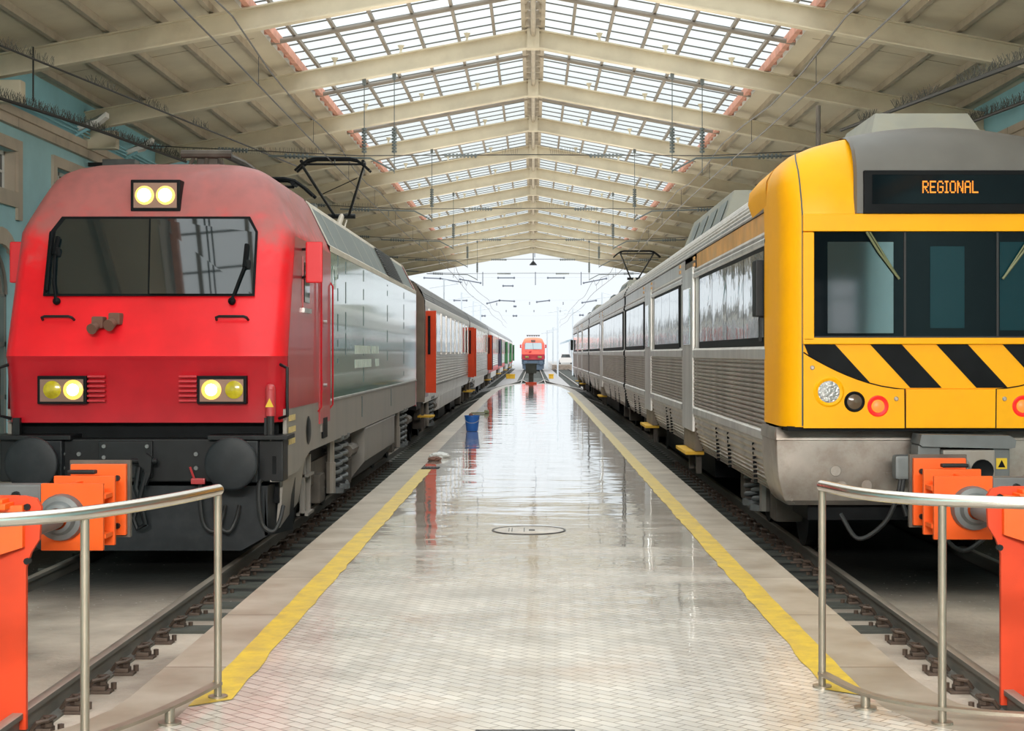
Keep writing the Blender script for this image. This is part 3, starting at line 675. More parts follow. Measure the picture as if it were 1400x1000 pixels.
    mb.bx(-.8, .8, 8.2, 11.8, 4.08, 4.22, .03); obj('roof', mb, m['roof_grey'], t)
    mb = MB(); mb.prism([(-1.5, 1.0), (1.5, 1.0), (1.5, 3.44), (1.19, 4.0), (0, 4.14), (-1.19, 4.0), (-1.5, 3.44)], 17.78, 17.86); obj('rear_end_wall', mb, m['red_side'], t)
    # windscreen
    ol = [(60, 405), (68.5, 319), (86, 296.5), (342.5, 296.5), (353, 317), (348.5, 405)]
    mb = MB(); mb.slab([fp(*p) for p in ol], (0, -.02, 0)); ws = obj('windscreen_frame', mb, m['black'], t)
    for a in ([(64, 402), (78, 316), (91, 300), (205, 300), (203, 402)], [(207, 402), (209, 300), (340, 300), (350, 318), (345.5, 402)]):
        mb = MB(); mb.face([fp(*p, off=.036 + (.05 * max(0, (345 - p[0]) / 140) if p[0] > 206 else 0)) for p in a]); obj('windscreen_pane', mb, m['glass'], ws)
    if not far:
        for pts in ([(79, 412), (76, 385), (78, 345), (82, 325)], [(318, 412), (328, 385), (337, 362), (339, 335)]):
            mb = MB(); mb.tube([fp(*p, off=.07) for p in pts[:3]], .016, 6); mb.tube([fp(pts[2][0] - 1, pts[2][1] + 4, off=.07), fp(*pts[3], off=.06)], .026, 6)
            mb.sph(fp(*pts[0], off=.04), .04); a = fp(pts[2][0] + 2, pts[2][1], off=.055); mb.box(a, (.07, .04, .09), .01)
            obj('wiper', mb, m['black'], t)
        mb = MB(); mb.tube([fp(73, 318, .07), fp(70, 350, .07), fp(66, 398, .07)], .02, 6); obj('wiper_blade', mb, m['black'], t)
    # headlights
    a, b_ = lp(184, 291, Y=16.5), lp(251.5, 248, Y=16.5)
    hb = MB(); ya = .58; hb.bx(a.x, b_.x, ya, ya + .4, a.z, b_.z, .012); hl = obj('top_lamp_box', hb, m['black'], t)
    mb = MB(); mb.bx(a.x + .035, b_.x - .035, ya - .012, ya + .01, a.z + .035, b_.z - .035); obj('lamp_plate', mb, m['lamp_refl'], hl)
    for fx in (.29, .71):
        c = Vector((a.x + (b_.x - a.x) * fx, 0, (a.z + b_.z) / 2)); mb = MB(); mb.lathe([(.07, -.026), (.098, -.014), (.1, .02)], (c.x, ya - .01, c.z), 'y', 24); mb.mi = 1; mb.lathe([(0, -.034), (.04, -.033), (.07, -.026)], (c.x, ya - .01, c.z), 'y', 24); obj('lamp', mb, [m['lamp_on2'], m['lamp_core']], hl)
    for x0, x1, lit, off in ((53.5, 120.5, 103, 74.5), (271, 338.5, 291, 322)):
        a, b_ = lp(x0, 552.5), lp(x1, 514)
        mb = MB(); mb.bx(a.x, b_.x, -.035, .08, a.z, b_.z, .008); hl = obj('headlight', mb, m['black'], t)
        mb = MB(); mb.bx(a.x + .03, b_.x - .03, -.042, -.03, a.z + .025, b_.z - .035); obj('lamp_plate', mb, m['lamp_refl'], hl)
        for px, mm, r in ((lit, 'lamp_on', .1), (off, 'lamp_off', .09)):
            c = lp(px, 533); mb = MB(); mb.lathe([(.06, -.02), (r, -.008), (r, .01)], (c.x, -.042, c.z), 'y', 22); mb.mi = 1; mb.lathe([(0, -.027), (.06, -.02)], (c.x, -.042, c.z), 'y', 22); obj('lamp', mb, [m[mm], m['lamp_core'] if mm == 'lamp_on' else m[mm]], hl)
    for x0, x1 in ((121, 145), (245.5, 270)):
        mb = MB()
        for k in range(6):
            a, b_ = lp(x0, 549.5 - k * 6.6), lp(x1, 546.5 - k * 6.6); mb.bx(a.x, b_.x, -.02, .05, a.z, b_.z, .003)
        obj('intake_grille', mb, m['red_dark'], t)
    for x0, x1 in ((58.5, 101.5), (296, 339.5)):
        mb = MB(); mb.tube([fp(x0, 438, -.01), fp(x0 + 1, 434.5, .06), fp(x0 + 5, 433, .07), fp(x1 - 5, 433, .07), fp(x1 - 1, 434.5, .06), fp(x1, 438, -.01)], .014, 8)
        obj('front_handrail', mb, m['dark'], t)
    for px, py, r in ((137, 444, .055), (160, 439, .06)):
        c = fp(px, py); mb = MB(); mb.box(c + Vector((0, -.03, .02)), (.12, .16, .12), .02); mb.cyl(c + Vector((-.01, -.12, -.02)), c + Vector((-.03, -.2, -.05)), r * .8, 12, r)
        obj('horn', mb, M['rag'] if not far else m['red_dark'], t)
    for s in (-1, 1):
        mb = MB(); x = s * 1.5; mb.box((x + s * .08, 1.05, 3.10), (.18, .03, .44), .02); mb.mi = 1
        for z in (2.95, 3.25): mb.tube([(x - s * .09, 1.25, z), (x + s * .1, 1.07, z)], .015, 6)
        obj('side_mirror', mb, [m['red_panel'], m['dark']], t)
        mb = MB(); mb.bx(x - .01, x + .012, 1.28, 1.75, 2.62, 3.18, .005); mb.mi = 1; mb.bx(x - .01, x + .022, 1.33, 1.7, 2.68, 3.12, .004); mb.mi = 2; mb.bx(x - .01, x + .03, 1.25, 1.8, 2.57, 2.62)
        obj('side_window', mb, [m['red_side'], m['glass'], m['lightmetal']], t)
        mb = MB(); mb.bx(x - .01, x + .015, 2.6, 3.5, 1.3, 3.3, .004); d = obj('cab_door', mb, m['red_side'], t)
        for z in (1.75, 2.5):
            mb = MB(); mb.lathe([(0, .018), (.10, .018), (.12, 0)], (x if s > 0 else x, 2.78, z), 'x', 16) if s > 0 else mb.lathe([(0, -.018), (.10, -.018), (.12, 0)], (x, 2.78, z), 'x', 16)
            mb.mi = 1; mb.cyl((x, 2.88, z), (x + s * .06, 2.88, z), .02, 8); obj('door_handle', mb, [m['red_dark'], m['lightmetal']], d)
        for yy in (2.52, 3.56):
            mb = MB(); mb.tube([(x, yy, 1.45), (x + s * .04, yy, 1.5), (x + s * .04, yy, 2.95), (x, yy, 3.0)], .012, 6); obj('door_grab_rail', mb, m['red_dark'], t)
        mb = MB(); mb.bx(x - .03, x + .012, 2.75, 3.35, 1.2, 1.66); mb.mi = 1; mb.bx(x - .03, x + .016, 2.85, 3.25, 1.12, 1.36); obj('step_recess', mb, [m['skirt'], m['black']], t)
        mb = MB(); mb.lathe([(0, .012), (.13, .012), (.16, 0)] if s > 0 else [(0, -.012), (.13, -.012), (.16, 0)], (x, 1.75, 1.27), 'x', 18); obj('filler_port', mb, m['dark'], t)
        # corner handrail, jumper socket
        mb = MB(); c = s * 1.43; mb.tube([(c, .12, 2.02), (c + s * .1, .05, 1.98), (c + s * .1, .04, 1.7), (c + s * .1, .06, 1.5), (c, .14, 1.47)], .018, 8); obj('corner_handrail', mb, m['dark'], t)
    if not far:
        mb = MB(); mb.cyl((1.36, .0, 1.50), (1.36, .0, 1.76), .055, 12); mb.sph((1.36, 0, 1.77), .055); mb.mi = 1; mb.cyl((1.36, 0, 1.28), (1.36, 0, 1.50), .04, 10); mb.mi = 2; mb.face([(1.315, -.058, 1.59), (1.405, -.058, 1.59), (1.36, -.058, 1.68)])
        obj('jumper_socket', mb, [m['red_side'], m['rubber'], m['warn']], t)
    # black gap, buffer beam, buffers
    mb = MB(); mb.bx(-1.4, 1.4, .28, .8, .6, 1.44); obj('front_recess', mb, m['black'], t)
    mb = MB(); mb.bx(-1.42, 1.42, -.02, .3, .84, 1.27, .02)
    mb.bx(-.42, .12, -.06, 0, .88, 1.25, .01) if not far else None
    for s in (-1, 1): mb.bx(s * 1.08 - .40, s * 1.08 + .40, -.12, .35, 1.265, 1.31, .008); mb.bx(s * 1.26 - .035, s * 1.26 + .035, .0, .06, 1.3, 1.48)
    obj('buffer_beam', mb, m['dark'], t)
    mb = MB()
    for x in (-.36, .07):
        for z in (.92, 1.0, 1.09, 1.20): mb.cyl((x, -.085, z), (x, -.05, z), .02, 8)
    for x in (-.78, -.62, .55):
        for z in (.98, 1.12): mb.cyl((x, -.045, z), (x, -.0, z), .022, 8)
    obj('beam_bolts', mb, m['greymetal'], t)
    for s in (-1, 1):
        mb = MB(); mb.box((s * .975, -.06, 1.05), (.42, .12, .42), .02); mb.cyl((s * .975, -.1, 1.05), (s * .975, -.4, 1.05), .13, 18)
        mb.lathe([(0, -.03), (.12, -.0285), (.235, -.022), (.258, -.008), (.26, 0), (.26, .035), (.2, .05), (0, .05)], (s * .975, -.43, 1.05), 'y', 32)
        obj('buffer', mb, m['dark2'], t)
    mb = MB(); mb.prism([(.02, 1.10), (.1, 1.14), (.16, 1.10), (.15, .95), (.10, .82), (.06, .86), (.09, .98), (.04, 1.02)], -.26, -.18)
    mb.tube([(.02, -.2, 1.0), (.0, -.24, .8), (.06, -.25, .62), (.10, -.25, .44), (.02, -.25, .40), (-.02, -.25, .5), (.04, -.25, .7), (.10, -.24, .95)], .028, 8)
    mb.cyl((-.05, -.2, 1.06), (.2, -.2, 1.06), .03, 10)
    obj('screw_coupling', mb, m['dark'], t)
    mb = MB()
    mb.prism([(-1.3, .80), (-1.33, .3), (-1.05, .15), (1.05, .15), (1.33, .30), (1.3, .80)], .0, .06)
    mb.slab([(1.33, 0, .80), (1.33, 0, .3), (1.42, 1.1, .24), (1.45, 1.1, .8)], (-.03, 0, 0)); mb.slab([(-1.33, 0, .80), (-1.33, 0, .3), (-1.42, 1.1, .24), (-1.45, 1.1, .8)], (.03, 0, 0))
    obj('snow_plough', mb, m['dark2'], t)
    if not far:
        for x, y, n in ((.62, -.12, 'brake_hose'), (.76, -.14, 'brake_hose'), (1.2, .02, 'brake_hose')):
            mb = MB(); mb.tube(cat_rom([(x, .0, .86), (x - .01, -.1, .82), (x, -.16, .62), (x + .04, -.16, .42), (x + .14, -.16, .36), (x + .2, -.12, .46), (x + .22, -.02, .6)], 5), .022, 8); obj(n, mb, m['rubber'], t)
        mb = MB(); mb.box((.60, -.16, .86), (.14, .06, .06), .012); mb.tube([(.56, -.16, .88), (.52, -.17, 1.0)], .012, 6); obj('brake_cock', mb, M['red_side'], t)
        mb = MB(); mb.box((.83, -.16, .87), (.12, .06, .05), .012); mb.tube([(.76, -.16, .88), (.755, -.17, 1.05)], .012, 6); obj('brake_cock', mb, M['warn'], t)
        mb = MB(); mb.slab([(1.36, -.02, 1.26), (1.46, .0, 1.26), (1.46, .0, .84), (1.36, -.02, .84)], (0, .05, 0)); mb.mi = 1; mb.bx(1.385, 1.425, -.03, -.01, .92, 1.1)
        obj('step_bracket', mb, [m['skirt'], m['black']], t)
        for s in (1, -1):
            mb = MB(); mb.slab([(s * 1.44, .35, .86), (s * 1.40, .35, .34), (s * 1.42, 1.5, .50), (s * 1.46, 1.8, 1.02), (s * 1.46, 1.0, .87)], (-s * .04, 0, 0)); obj('lower_apron', mb, m['skirt'], t)
            mb = MB(); mb.bx(s * 1.3, s * 1.44, 2.1, 2.6, .72, .75); mb.bx(s * 1.3, s * 1.44, 2.1, 2.6, .28, .31); mb.bx(s * 1.34, s * 1.4, 2.1, 2.16, .28, .95); mb.bx(s * 1.34, s * 1.4, 2.54, 2.6, .28, .95); obj('boarding_steps', mb, m['skirt'], t)
    mb = MB(); mb.bx(-1.25, 1.25, .4, 17.4, .75, 1.05); obj('underframe', mb, m['black'], t)
    mb = MB(); mb.prism([(-1.46, 1.0), (-1.46, .5), (-1.2, .2), (1.2, .2), (1.46, .5), (1.46, 1.0)], 7.9, 13.0); mb.mi = 1
    for s in (-1, 1): mb.bx(s * 1.46 - .015, s * 1.46 + .015, 7.9, 13.0, .985, 1.01)
    obj('transformer_box', mb, [m['under'] if far else m['skirt'], m['lightmetal']], t)
    bogie(t, 5.2, 2.9, 1.08, .55, detail=not far); bogie(t, 15.1, 2.9, 1.08, .55, detail=not far)
    if not far:
        pantograph(t, 3.9, 4.12, 4.6, folded=True); pantograph(t, 15.3, 4.05, RAIL * -1 + EYE + 3.80, hw=.63)
        mb = MB()
        for k in range(5): mb.bx(.3 * k - .6, .3 * k - .4, 7, 7.3, 4.1, 4.3)
        obj('roof_insulators', mb, m['insul'], t)
        R_ = Matrix.Translation((1.508, 4.0, 3.06)) @ Matrix(((0, 0, 1, 0), (1, 0, 0, 0), (0, 1, 0, 0), (0, 0, 0, 1)))
        text_mesh('CP', .42, R_, 'operator_logo', M['pale_letter'], t)
        for q, (zz, n) in enumerate(((1.98, 6), (2.18, 6))):
            mb = MB(); rr = random.Random(q)
            y = 6.3
            while y < 9.6:
                wd = rr.uniform(.12, .3)
                if rr.random() < .85: mb.bx(1.5, 1.507, y, y + wd, zz - .06, zz + .06)
                y += wd + .05
            obj('faded_slogan', mb, M['pale_letter'], t)
        for q in range(3):
            mb = MB(); rr = random.Random(q + 5); y = .32
            while y < .75: wd = rr.uniform(.04, .1); mb.bx(1.5, 1.505, y, y + wd, 1.43 - q * .12, 1.49 - q * .12); y += wd + .03
            obj('data_lettering', mb, M['yellow_letter'], t)
    else:
        mb = MB()
        for k in range(6): mb.box((-.75 + .3 * k, 3.0, 4.45), (.2, .6, .18))
        mb.tube([(-.9, 2.5, 4.5), (.9, 2.5, 4.5)], .04, 6); obj('roof_equipment', mb, M['insul'], t)
    keep = ('windscreen', 'wiper', 'top_lamp', 'headlight', 'front_handrail', 'horn', 'buffer', 'beam_bolts', 'screw', 'intake', 'bogie', 'pantograph', 'side_mirror', 'brake')
    for o in t.children:                              # the body is a little slimmer than its first survey
        if o.type == 'MESH' and not o.name.startswith(keep):
            o.data.transform(Matrix.Diagonal((.947, 1, 1, 1)))
            for c in o.children: c.data.transform(Matrix.Diagonal((.947, 1, 1, 1)))
    return t
make_loco(XL, 15.75, 'big red electric locomotive with glowing headlights standing on the left track')
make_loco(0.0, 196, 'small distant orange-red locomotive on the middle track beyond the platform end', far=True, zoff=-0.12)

# ------------------------------------------------------------------ coaches behind the locomotive
def ribs(z0, z1, x, n, d=.019):
    out = []; h = (z1 - z0) / n
    for k in range(n):
        z = z0 + k * h; out += [(x - d, z), (x - d, z + h * .25), (x + d * .6, z + h * .42), (x + d * .6, z + h * .83)]
    out.append((x - d, z1)); return out
def roof_ribs(prof, n, d=.012):
    pts = []
    for (a, b) in zip(prof, prof[1:]):
        a, b = Vector((*a, 0)), Vector((*b, 0)); nn = Vector((-(b - a).y, (b - a).x, 0)).normalized()
        for k in range(n):
            for u, s in ((0, 0), (.3, 0), (.5, 1), (.8, 1)): q = a + (b - a) * ((k + u) / n) - nn * d * s; pts.append((q.x, q.y))
    pts.append(prof[-1]); return pts
def make_coach(y0, L, label, doorc, red_band, idx):
    t = thing('passenger_coach', (XL, y0, RAIL), label, 'coach', 'coaches behind the red locomotive')
    hw = 1.41
    for s in (-1, 1):
        mb = MB(); n = 10 if idx < 2 else 6
        mb.extr([(s * x, z) for x, z in ribs(1.3, 2.08, hw, n)], 1.3, L - 1.3); obj('corrugated_side', mb, M['silver'], t, 60)
        mb = MB(); mb.extr([(s * hw, 2.08), (s * hw, 3.34)], 1.3, L - 1.3); mb.extr([(s * hw * .96, .95), (s * hw, 1.12), (s * hw, 1.3)], 1.3, L - 1.3)
        for y in (0.25, L - 1.3): mb.extr([(s * hw * .96, .95), (s * hw, 1.12), (s * hw, 3.34)], y, y + 1.05)
        obj('body_side', mb, M['coach_red'] if red_band else M['silver'], t)
        mb = MB(); mb.extr([(s * (hw + .01), 3.22), (s * (hw + .01), 3.36), (s * (hw - .03), 3.4)], 0.1, L - .1); obj('cant_rail', mb, M['white'], t)
        nw = 9; pitch = (L - 3.2) / nw
        w0 = None
        for k in range(nw):
            yy = 1.6 + k * pitch + .18
            if w0 is None:
                mb = MB(); mb.bx(s * hw - .008, s * hw + .012, yy, yy + pitch - .42, 2.16, 3.15, .004); w0 = obj('window', mb, M['glass_coach'], t); yb = yy
            else:
                o = w0.copy(); col.objects.link(o); o.parent = t; o.location = (0, yy - yb, 0)
        mb = MB()
        for k in range(nw + 1):
            yy = 1.6 + k * pitch - .24
            for q in range(3): mb.bx(s * hw - .005, s * hw + .03, yy + q * .13, yy + q * .13 + .06, 2.1, 3.2)
        obj('window_pillars', mb, M['silver'], t)
        for y, mm in ((.45, doorc), (L - 1.2, doorc)):
            x = s * hw; mb = MB(); mb.slab([(x, y + .02, 1.2), (x + s * .24, y - .02, 1.2), (x + s * .24, y - .02, 3.12), (x, y + .02, 3.12)], (0, .06, 0)); d = obj('open_door', mb, M[mm], t)
            mb = MB(); mb.slab([(x + s * .05, y - .03, 2.1), (x + s * .11, y - .035, 2.1), (x + s * .11, y - .035, 3.0), (x + s * .05, y - .03, 3.0)], (0, .02, 0)); obj('door_window', mb, M['black'], d)
            mb = MB(); mb.bx(x - .02, x + .005, y + .08, y + .82, 1.1, 3.1); obj('doorway', mb, M['mauve'], t)
            mb = MB(); mb.bx(min(x - s * .2, x + s * .16), max(x - s * .2, x + s * .16), y + .05, y + .8, .62, .66); mb.mi = 1; mb.bx(x - s * .1 - .03, x - s * .1 + .03, y + .3, y + .36, .3, .95); obj('foot_step', mb, [M['yellow_step'], M['under']], t)
    half = [(1.40, 3.38), (1.34, 3.56), (1.2, 3.74), (.95, 3.90), (.6, 4.0), (0, 4.05)]
    prof = half + [(-x, z) for x, z in half[-2::-1]]
    mb = MB(); mb.extr(roof_ribs(prof, 3 if idx < 2 else 1), 0, L); obj('roof', mb, M['roof_grey'], t, 60)
    for y in (0.0, L - .25):
        mb = MB(); mb.prism([(-1.40, 1.0), (1.40, 1.0), (1.40, 3.38), (1.2, 3.74), (.6, 4.0), (-.6, 4.0), (-1.2, 3.74), (-1.40, 3.38)], y, y + .25); obj('end_wall', mb, M['bellows'], t)
    mb = MB(); mb.bx(-.5, .5, -.4, 0, 1.2, 3.3, .05); obj('gangway_bellows', mb, M['bellows'], t)
    mb = MB()
    for k in range(-1, 2): mb.box((.2 * k, 3 + 4 * (k + 1), 4.08), (.25, .5, .16), .03)
    obj('roof_vents', mb, M['dark'], t)
    mb = MB(); mb.bx(-1.2, 1.2, .3, L - .3, .8, 1.0)
    mb.bx(-1.25, 1.25, 8, 11, .3, .8); mb.bx(-1.25, 1.25, 14, 17, .35, .8); obj('underframe', mb, M['dark'], t)
    mb = MB(); mb.prism([(-1.38, .98), (-1.36, .62), (-1.1, .5), (1.1, .5), (1.36, .62), (1.38, .98)], 6.2, L - 6.2); obj('side_fairing', mb, M['silver'], t)
    bogie(t, 3.4, 2.6, 1.05, .46, detail=idx < 2); bogie(t, L - 3.4, 2.6, 1.05, .46, detail=False)
for k, (d_, rb, lab) in enumerate((('door_red', False, 'silver ribbed coach with open red door, coupled right behind the red locomotive'),
                                   ('door_red', False, 'silver coach with open red door, second behind the red locomotive'),
                                   ('door_purple', True, 'red-sided coach with dark doors, third behind the red locomotive'),
                                   ('door_green', True, 'red-sided coach with green doors, fourth behind the red locomotive'),
                                   ('door_green', False, 'silver coach with green doors, fifth behind the red locomotive'),
                                   ('door_green', True, 'hindmost coach with green doors at the far end of the left train'))):
    make_coach(36.3 + 25.9 * k, 25.4, lab, d_, rb, k)

# ------------------------------------------------------------------ yellow and stainless multiple unit
FONT57 = {'R': ['11110', '10001', '10001', '11110', '10100', '10010', '10001'], 'E': ['11111', '10000', '10000', '11110', '10000', '10000', '11111'], 'G': ['01110', '10001', '10000', '10111', '10001', '10001', '01110'],
          'I': ['111', '010', '010', '010', '010', '010', '111'], 'O': ['01110', '10001', '10001', '10001', '10001', '10001', '01110'], 'N': ['10001', '11001', '11001', '10101', '10011', '10011', '10001'],
          'A': ['01110', '10001', '10001', '11111', '10001', '10001', '10001'], 'L': ['10000', '10000', '10000', '10000', '10000', '10000', '11111']}
EY0 = 14.65
def ep(px, py, off=0.0):
    return Vector(((px - CX) / F * EY0 - XR, -off, EYE - (py - CY) / F * EY0 + .38))
def make_emu(y0, L, label, wins, doors, gaps, cab=False, endcab=False):
    t = thing('train_carriage', (XR, y0, RAIL), label, 'train carriage', 'stainless multiple unit carriages')
    hw = 1.53; ys = 1.15 if cab else 0.15
    for s in (-1, 1):
        mb = MB()
        cuts = [ys] + [v for d in doors for v in d] + [L - .15]
        for a, b in zip(cuts[::2], cuts[1::2]):
            mb.extr([(s * x, z) for x, z in ribs(1.35, 2.06, hw, 14)], a, b)
            low = [(hw - .16, .68), (hw - .10, .80), (hw - .04, .98), (hw, 1.24)]
            pr = []
            n = 10
            for k in range(n * 4 + 1):
                u = k / (n * 4) * 3; i = min(2, int(u)); f = u - i
                x = low[i][0] + (low[i + 1][0] - low[i][0]) * f; z = low[i][1] + (low[i + 1][1] - low[i][1]) * f
                pr.append((s * (x + (.012 if k % 4 in (2, 3) else -.008)), z))
            gl = [g for g in gaps if a < g < b]
            mb.extr(pr, .47 if cab and a == ys else a, b)
        obj('corrugated_side', mb, M['silver_brown'], t, 60)
        mb = MB()
        for a, b in zip(cuts[::2], cuts[1::2]):
            mb.extr([(s * (hw - .01), 1.22), (s * (hw + .022), 1.25), (s * (hw + .022), 1.33), (s * (hw - .01), 1.36)], a, b)
            mb.extr([(s * (hw - .01), 2.05), (s * (hw + .022), 2.07), (s * (hw + .022), 2.17), (s * hw, 2.2), (s * hw, 2.22)], a, b)
            mb.extr([(s * hw, 3.22), (s * (hw + .02), 3.24), (s * (hw + .02), 3.28), (s * hw, 3.30), (s * (hw + .01), 3.33), (s * hw, 3.36)], a, b)
        mb.extr([(s * (hw - .02), 2.2), (s * (hw - .02), 3.24)], ys, L - .15)
        obj('body_rails', mb, M['silver'], t)
        mb = MB(); mb.extr([(s * (hw - .005), 3.34), (s * (hw - .005), 3.56)], ys, 8.0 if cab else L - .2)
        obj('upper_band', mb, M['orange_band'] if cab else M['silver'], t)
        if cab: mb = MB(); mb.extr([(s * (hw - .005), 3.34), (s * (hw - .005), 3.56)], 9.7, L - .2); obj('upper_band', mb, M['silver'], t)
        for y in gaps:
            mb = MB()
            for k in range(9): mb.bx(s * (hw - .05 + .004 * k) - .02, s * (hw - .05 + .004 * k) + .02, y + .012 * (9 - k), y + .02 + .012 * (9 - k), .74 + k * .05, .77 + k * .05)
            obj('hatch_groove', mb, M['black'], t)
        for a, b in wins:
            n = max(1, round((b - a) / 1.5)); x = s * hw
            mb = MB(); mb.bx(min(x - s * .02, x + s * .004), max(x - s * .02, x + s * .004), a, b, 2.2, 3.22); fr = obj('window_frame', mb, M['black'], t)
            for k in range(n):
                ya, yb = a + .12 + (b - a - .24) * k / n, a + .12 + (b - a - .24) * (k + 1) / n
                mb = MB(); xx = x + s * .008; tl = random.Random(k + int(a)).uniform(-.006, .006)
                mb.grid([[(xx, ya + .015, z) for z in (2.29, 2.6, 2.9, 3.17)], [(xx + s * .004 + tl, (ya + yb) / 2, z) for z in (2.29, 2.6, 2.9, 3.17)], [(xx, yb - .015, z) for z in (2.29, 2.6, 2.9, 3.17)]])
                obj('window_pane', mb, M['glass_wavy'], fr)
        for a, b in doors:
            x = s * hw; mb = MB(); mb.bx(min(x - s * .03, x + s * .022), max(x - s * .03, x + s * .022), a + .06, b - .06, .98, 3.40, .012); d = obj('door', mb, M['silver'], t)
            mb = MB(); mb.bx(x + s * .02 - .02, x + s * .02 + .02, a + .4, b - .4, 2.25, 3.1, .01); obj('door_window', mb, M['glass_wavy'], d)
            mb = MB(); mb.bx(min(x - s * .12, x - s * .015), max(x - s * .12, x - s * .015), a, b, .70, 3.5); obj('door_recess', mb, M['bellows'], t)
            mb = MB(); mb.bx(min(x - s * .15, x + s * .12), max(x - s * .15, x + s * .12), a + .05, b - .05, .64, .69, .008); mb.mi = 1; mb.bx(x - s * .1 - .04, x - s * .1 + .04, a + .3, a + .38, .35, .64); mb.bx(x - s * .1 - .04, x - s * .1 + .04, b - .38, b - .3, .35, .64)
            obj('foot_step', mb, [M['yellow_step'], M['under']], t)
            for q in (a - .35, b + .12):
                for z in (3.38, 3.47): mb = MB(); mb.bx(x - .02, x + s * .035, q, q + .22, z, z + .05); obj('door_lamp', mb, M['orange_band'], t)
    half = [(1.53, 3.57), (1.50, 3.68), (1.43, 3.80), (1.30, 3.93), (1.08, 4.03), (.6, 4.10), (0, 4.13)]
    prof = half + [(-x, z) for x, z in half[-2::-1]]
    mb = MB(); mb.extr(roof_ribs(prof, 2, .016), ys + .1, L); obj('ribbed_roof', mb, M['silver'], t, 60)
    for y in ((L - .2,) if cab else (0, L - .2)):
        mb = MB(); mb.prism([(-1.5, .75), (1.5, .75), (1.52, 3.58), (1.3, 3.93), (.6, 4.1), (-.6, 4.1), (-1.3, 3.93), (-1.52, 3.58)], y, y + .18); obj('end_wall', mb, M['black'], t)
    mb = MB(); mb.bx(-1.1, 1.1, ys, L - .5, .55, 1.1); mb.bx(-1.2, 1.2, 8.5, 16.5, .3, .75); obj('underframe', mb, M['black'], t)
    bogie(t, 4.0, 2.5, 1.0, .45, detail=cab); bogie(t, L - 4.0, 2.5, 1.0, .45, detail=False)
    def pod(ya, yb, w0, w1, z0, z1, vents=True, xo=0):
        mb = MB()
        a = [(-w0, z0), (-w1, z1), (w1, z1), (w0, z0)]
        ya2, yb2 = ya + .35, yb - .35
        mb.grid([[(-w0, ya, z0), (-w1 * .95, ya2, z1), (w1 * .95, ya2, z1), (w0, ya, z0)], [(-w0, yb, z0), (-w1 * .95, yb2, z1), (w1 * .95, yb2, z1), (w0, yb, z0)]])
        mb.face([(-w0, ya, z0), (w0, ya, z0), (w1 * .95, ya2, z1), (-w1 * .95, ya2, z1)]); mb.face([(-w0, yb, z0), (w0, yb, z0), (w1 * .95, yb2, z1), (-w1 * .95, yb2, z1)])
        p = obj('roof_pod', mb, M['pod'], t, 25, loc=(xo, 0, 0))
        if vents:
            n = 4
            for s in (-1, 1):
                for k in range(n):
                    mb = MB()
                    q0 = ya2 + .3 + (yb2 - ya2 - .6) * k / n; q1 = q0 + (yb2 - ya2) / n * .6
                    za, zb = z0 + (z1 - z0) * .25, z0 + (z1 - z0) * .8; xa = w0 + (w1 * .95 - w0) * .25 + .012; xb = w0 + (w1 * .95 - w0) * .8 + .012
                    mb.slab([(s * xa, q0, za), (s * xa, q1, za), (s * xb, q1, zb), (s * xb, q0, zb)], (s * .006, 0, .006))
                    obj('pod_vent', mb, M['slate'], p)
    if cab:
        pod(9.4, 16.2, 1.0, .80, 4.0, 4.66)
        # ---- yellow cab
        rows = [(1.44, 1.55, 0), (1.8, 1.55, 0), (2.2, 1.55, 0), (2.8, 1.55, 0), (3.4, 1.55, 0), (3.55, 1.555, .02), (3.72, 1.56, .05), (3.84, 1.55, .10), (3.95, 1.49, .17), (4.03, 1.40, .24), (4.11, 1.22, .34), (4.17, 1.02, .42), (4.22, .8, .5), (4.27, .5, .58), (4.30, .2, .65), (4.305, 0, .7)]
        mb = MB(); g = cab_shell(rows, 0, 1.2, .885, 9, ((.935, .035), (.975, .13), (.993, .24), (1.0, .36)))
        # leave the windscreen opening to a recessed screen: front cells between rows 2..4
        vs = [[mb.bm.verts.new(p) for p in r] for r in g]
        for i, (a, b) in enumerate(zip(vs, vs[1:])):
            for k in range(len(a) - 1): mb.bm.faces.new((a[k], a[k + 1], b[k + 1], b[k]))
        obj('cab_shell', mb, M['yellow'], t, 40)
        for s in (-1, 1):
            mb = MB(); mb.grid([[(s * 1.555, 1.0, 3.60), (s * 1.56, 2.0, 3.56)], [(s * 1.565, 1.0, 3.74), (s * 1.60, 2.05, 3.70)], [(s * 1.56, 1.0, 3.84), (s * 1.59, 2.0, 3.82)], [(s * 1.495, 1.0, 3.95), (s * 1.50, 1.9, 3.93)], [(s * 1.405, 1.1, 4.03), (s * 1.38, 1.75, 4.0)], [(s * 1.2, 1.1, 4.11), (s * 1.18, 1.65, 4.08)], [(s * .8, 1.1, 4.22), (s * .8, 1.55, 4.18)]])
            obj('shoulder_fairing', mb, M['yellow'], t, 40)
            mb = MB(); mb.tube([(s * 1.372, -.004, 1.45), (s * 1.372, -.004, 3.4), (s * 1.378, .018, 3.55), (s * 1.388, .052, 3.72), (s * 1.394, .105, 3.84), (s * 1.40, .205, 3.95), (s * 1.385, .33, 4.03)], .007, 5); obj('panel_seam', mb, M['slate'], t)
        cap = [(3.43, -.035), (3.62, -.035), (3.80, -.03), (3.92, .0), (4.03, .07), (4.12, .18), (4.18, .34), (4.215, .55), (4.23, .9), (4.23, 1.3)]
        mb = MB(); rr = []
        for z, y in cap:
            r = [(-.89, y + .06, z)]
            for k in range(11):
                x = -.87 + 1.74 * k / 10; dome = .10 * (1 - (x / .87) ** 2) * max(0, (z - 3.8) / .43)
                r.append((x, y, z + dome))
            r.append((.89, y + .06, z)); rr.append(r)
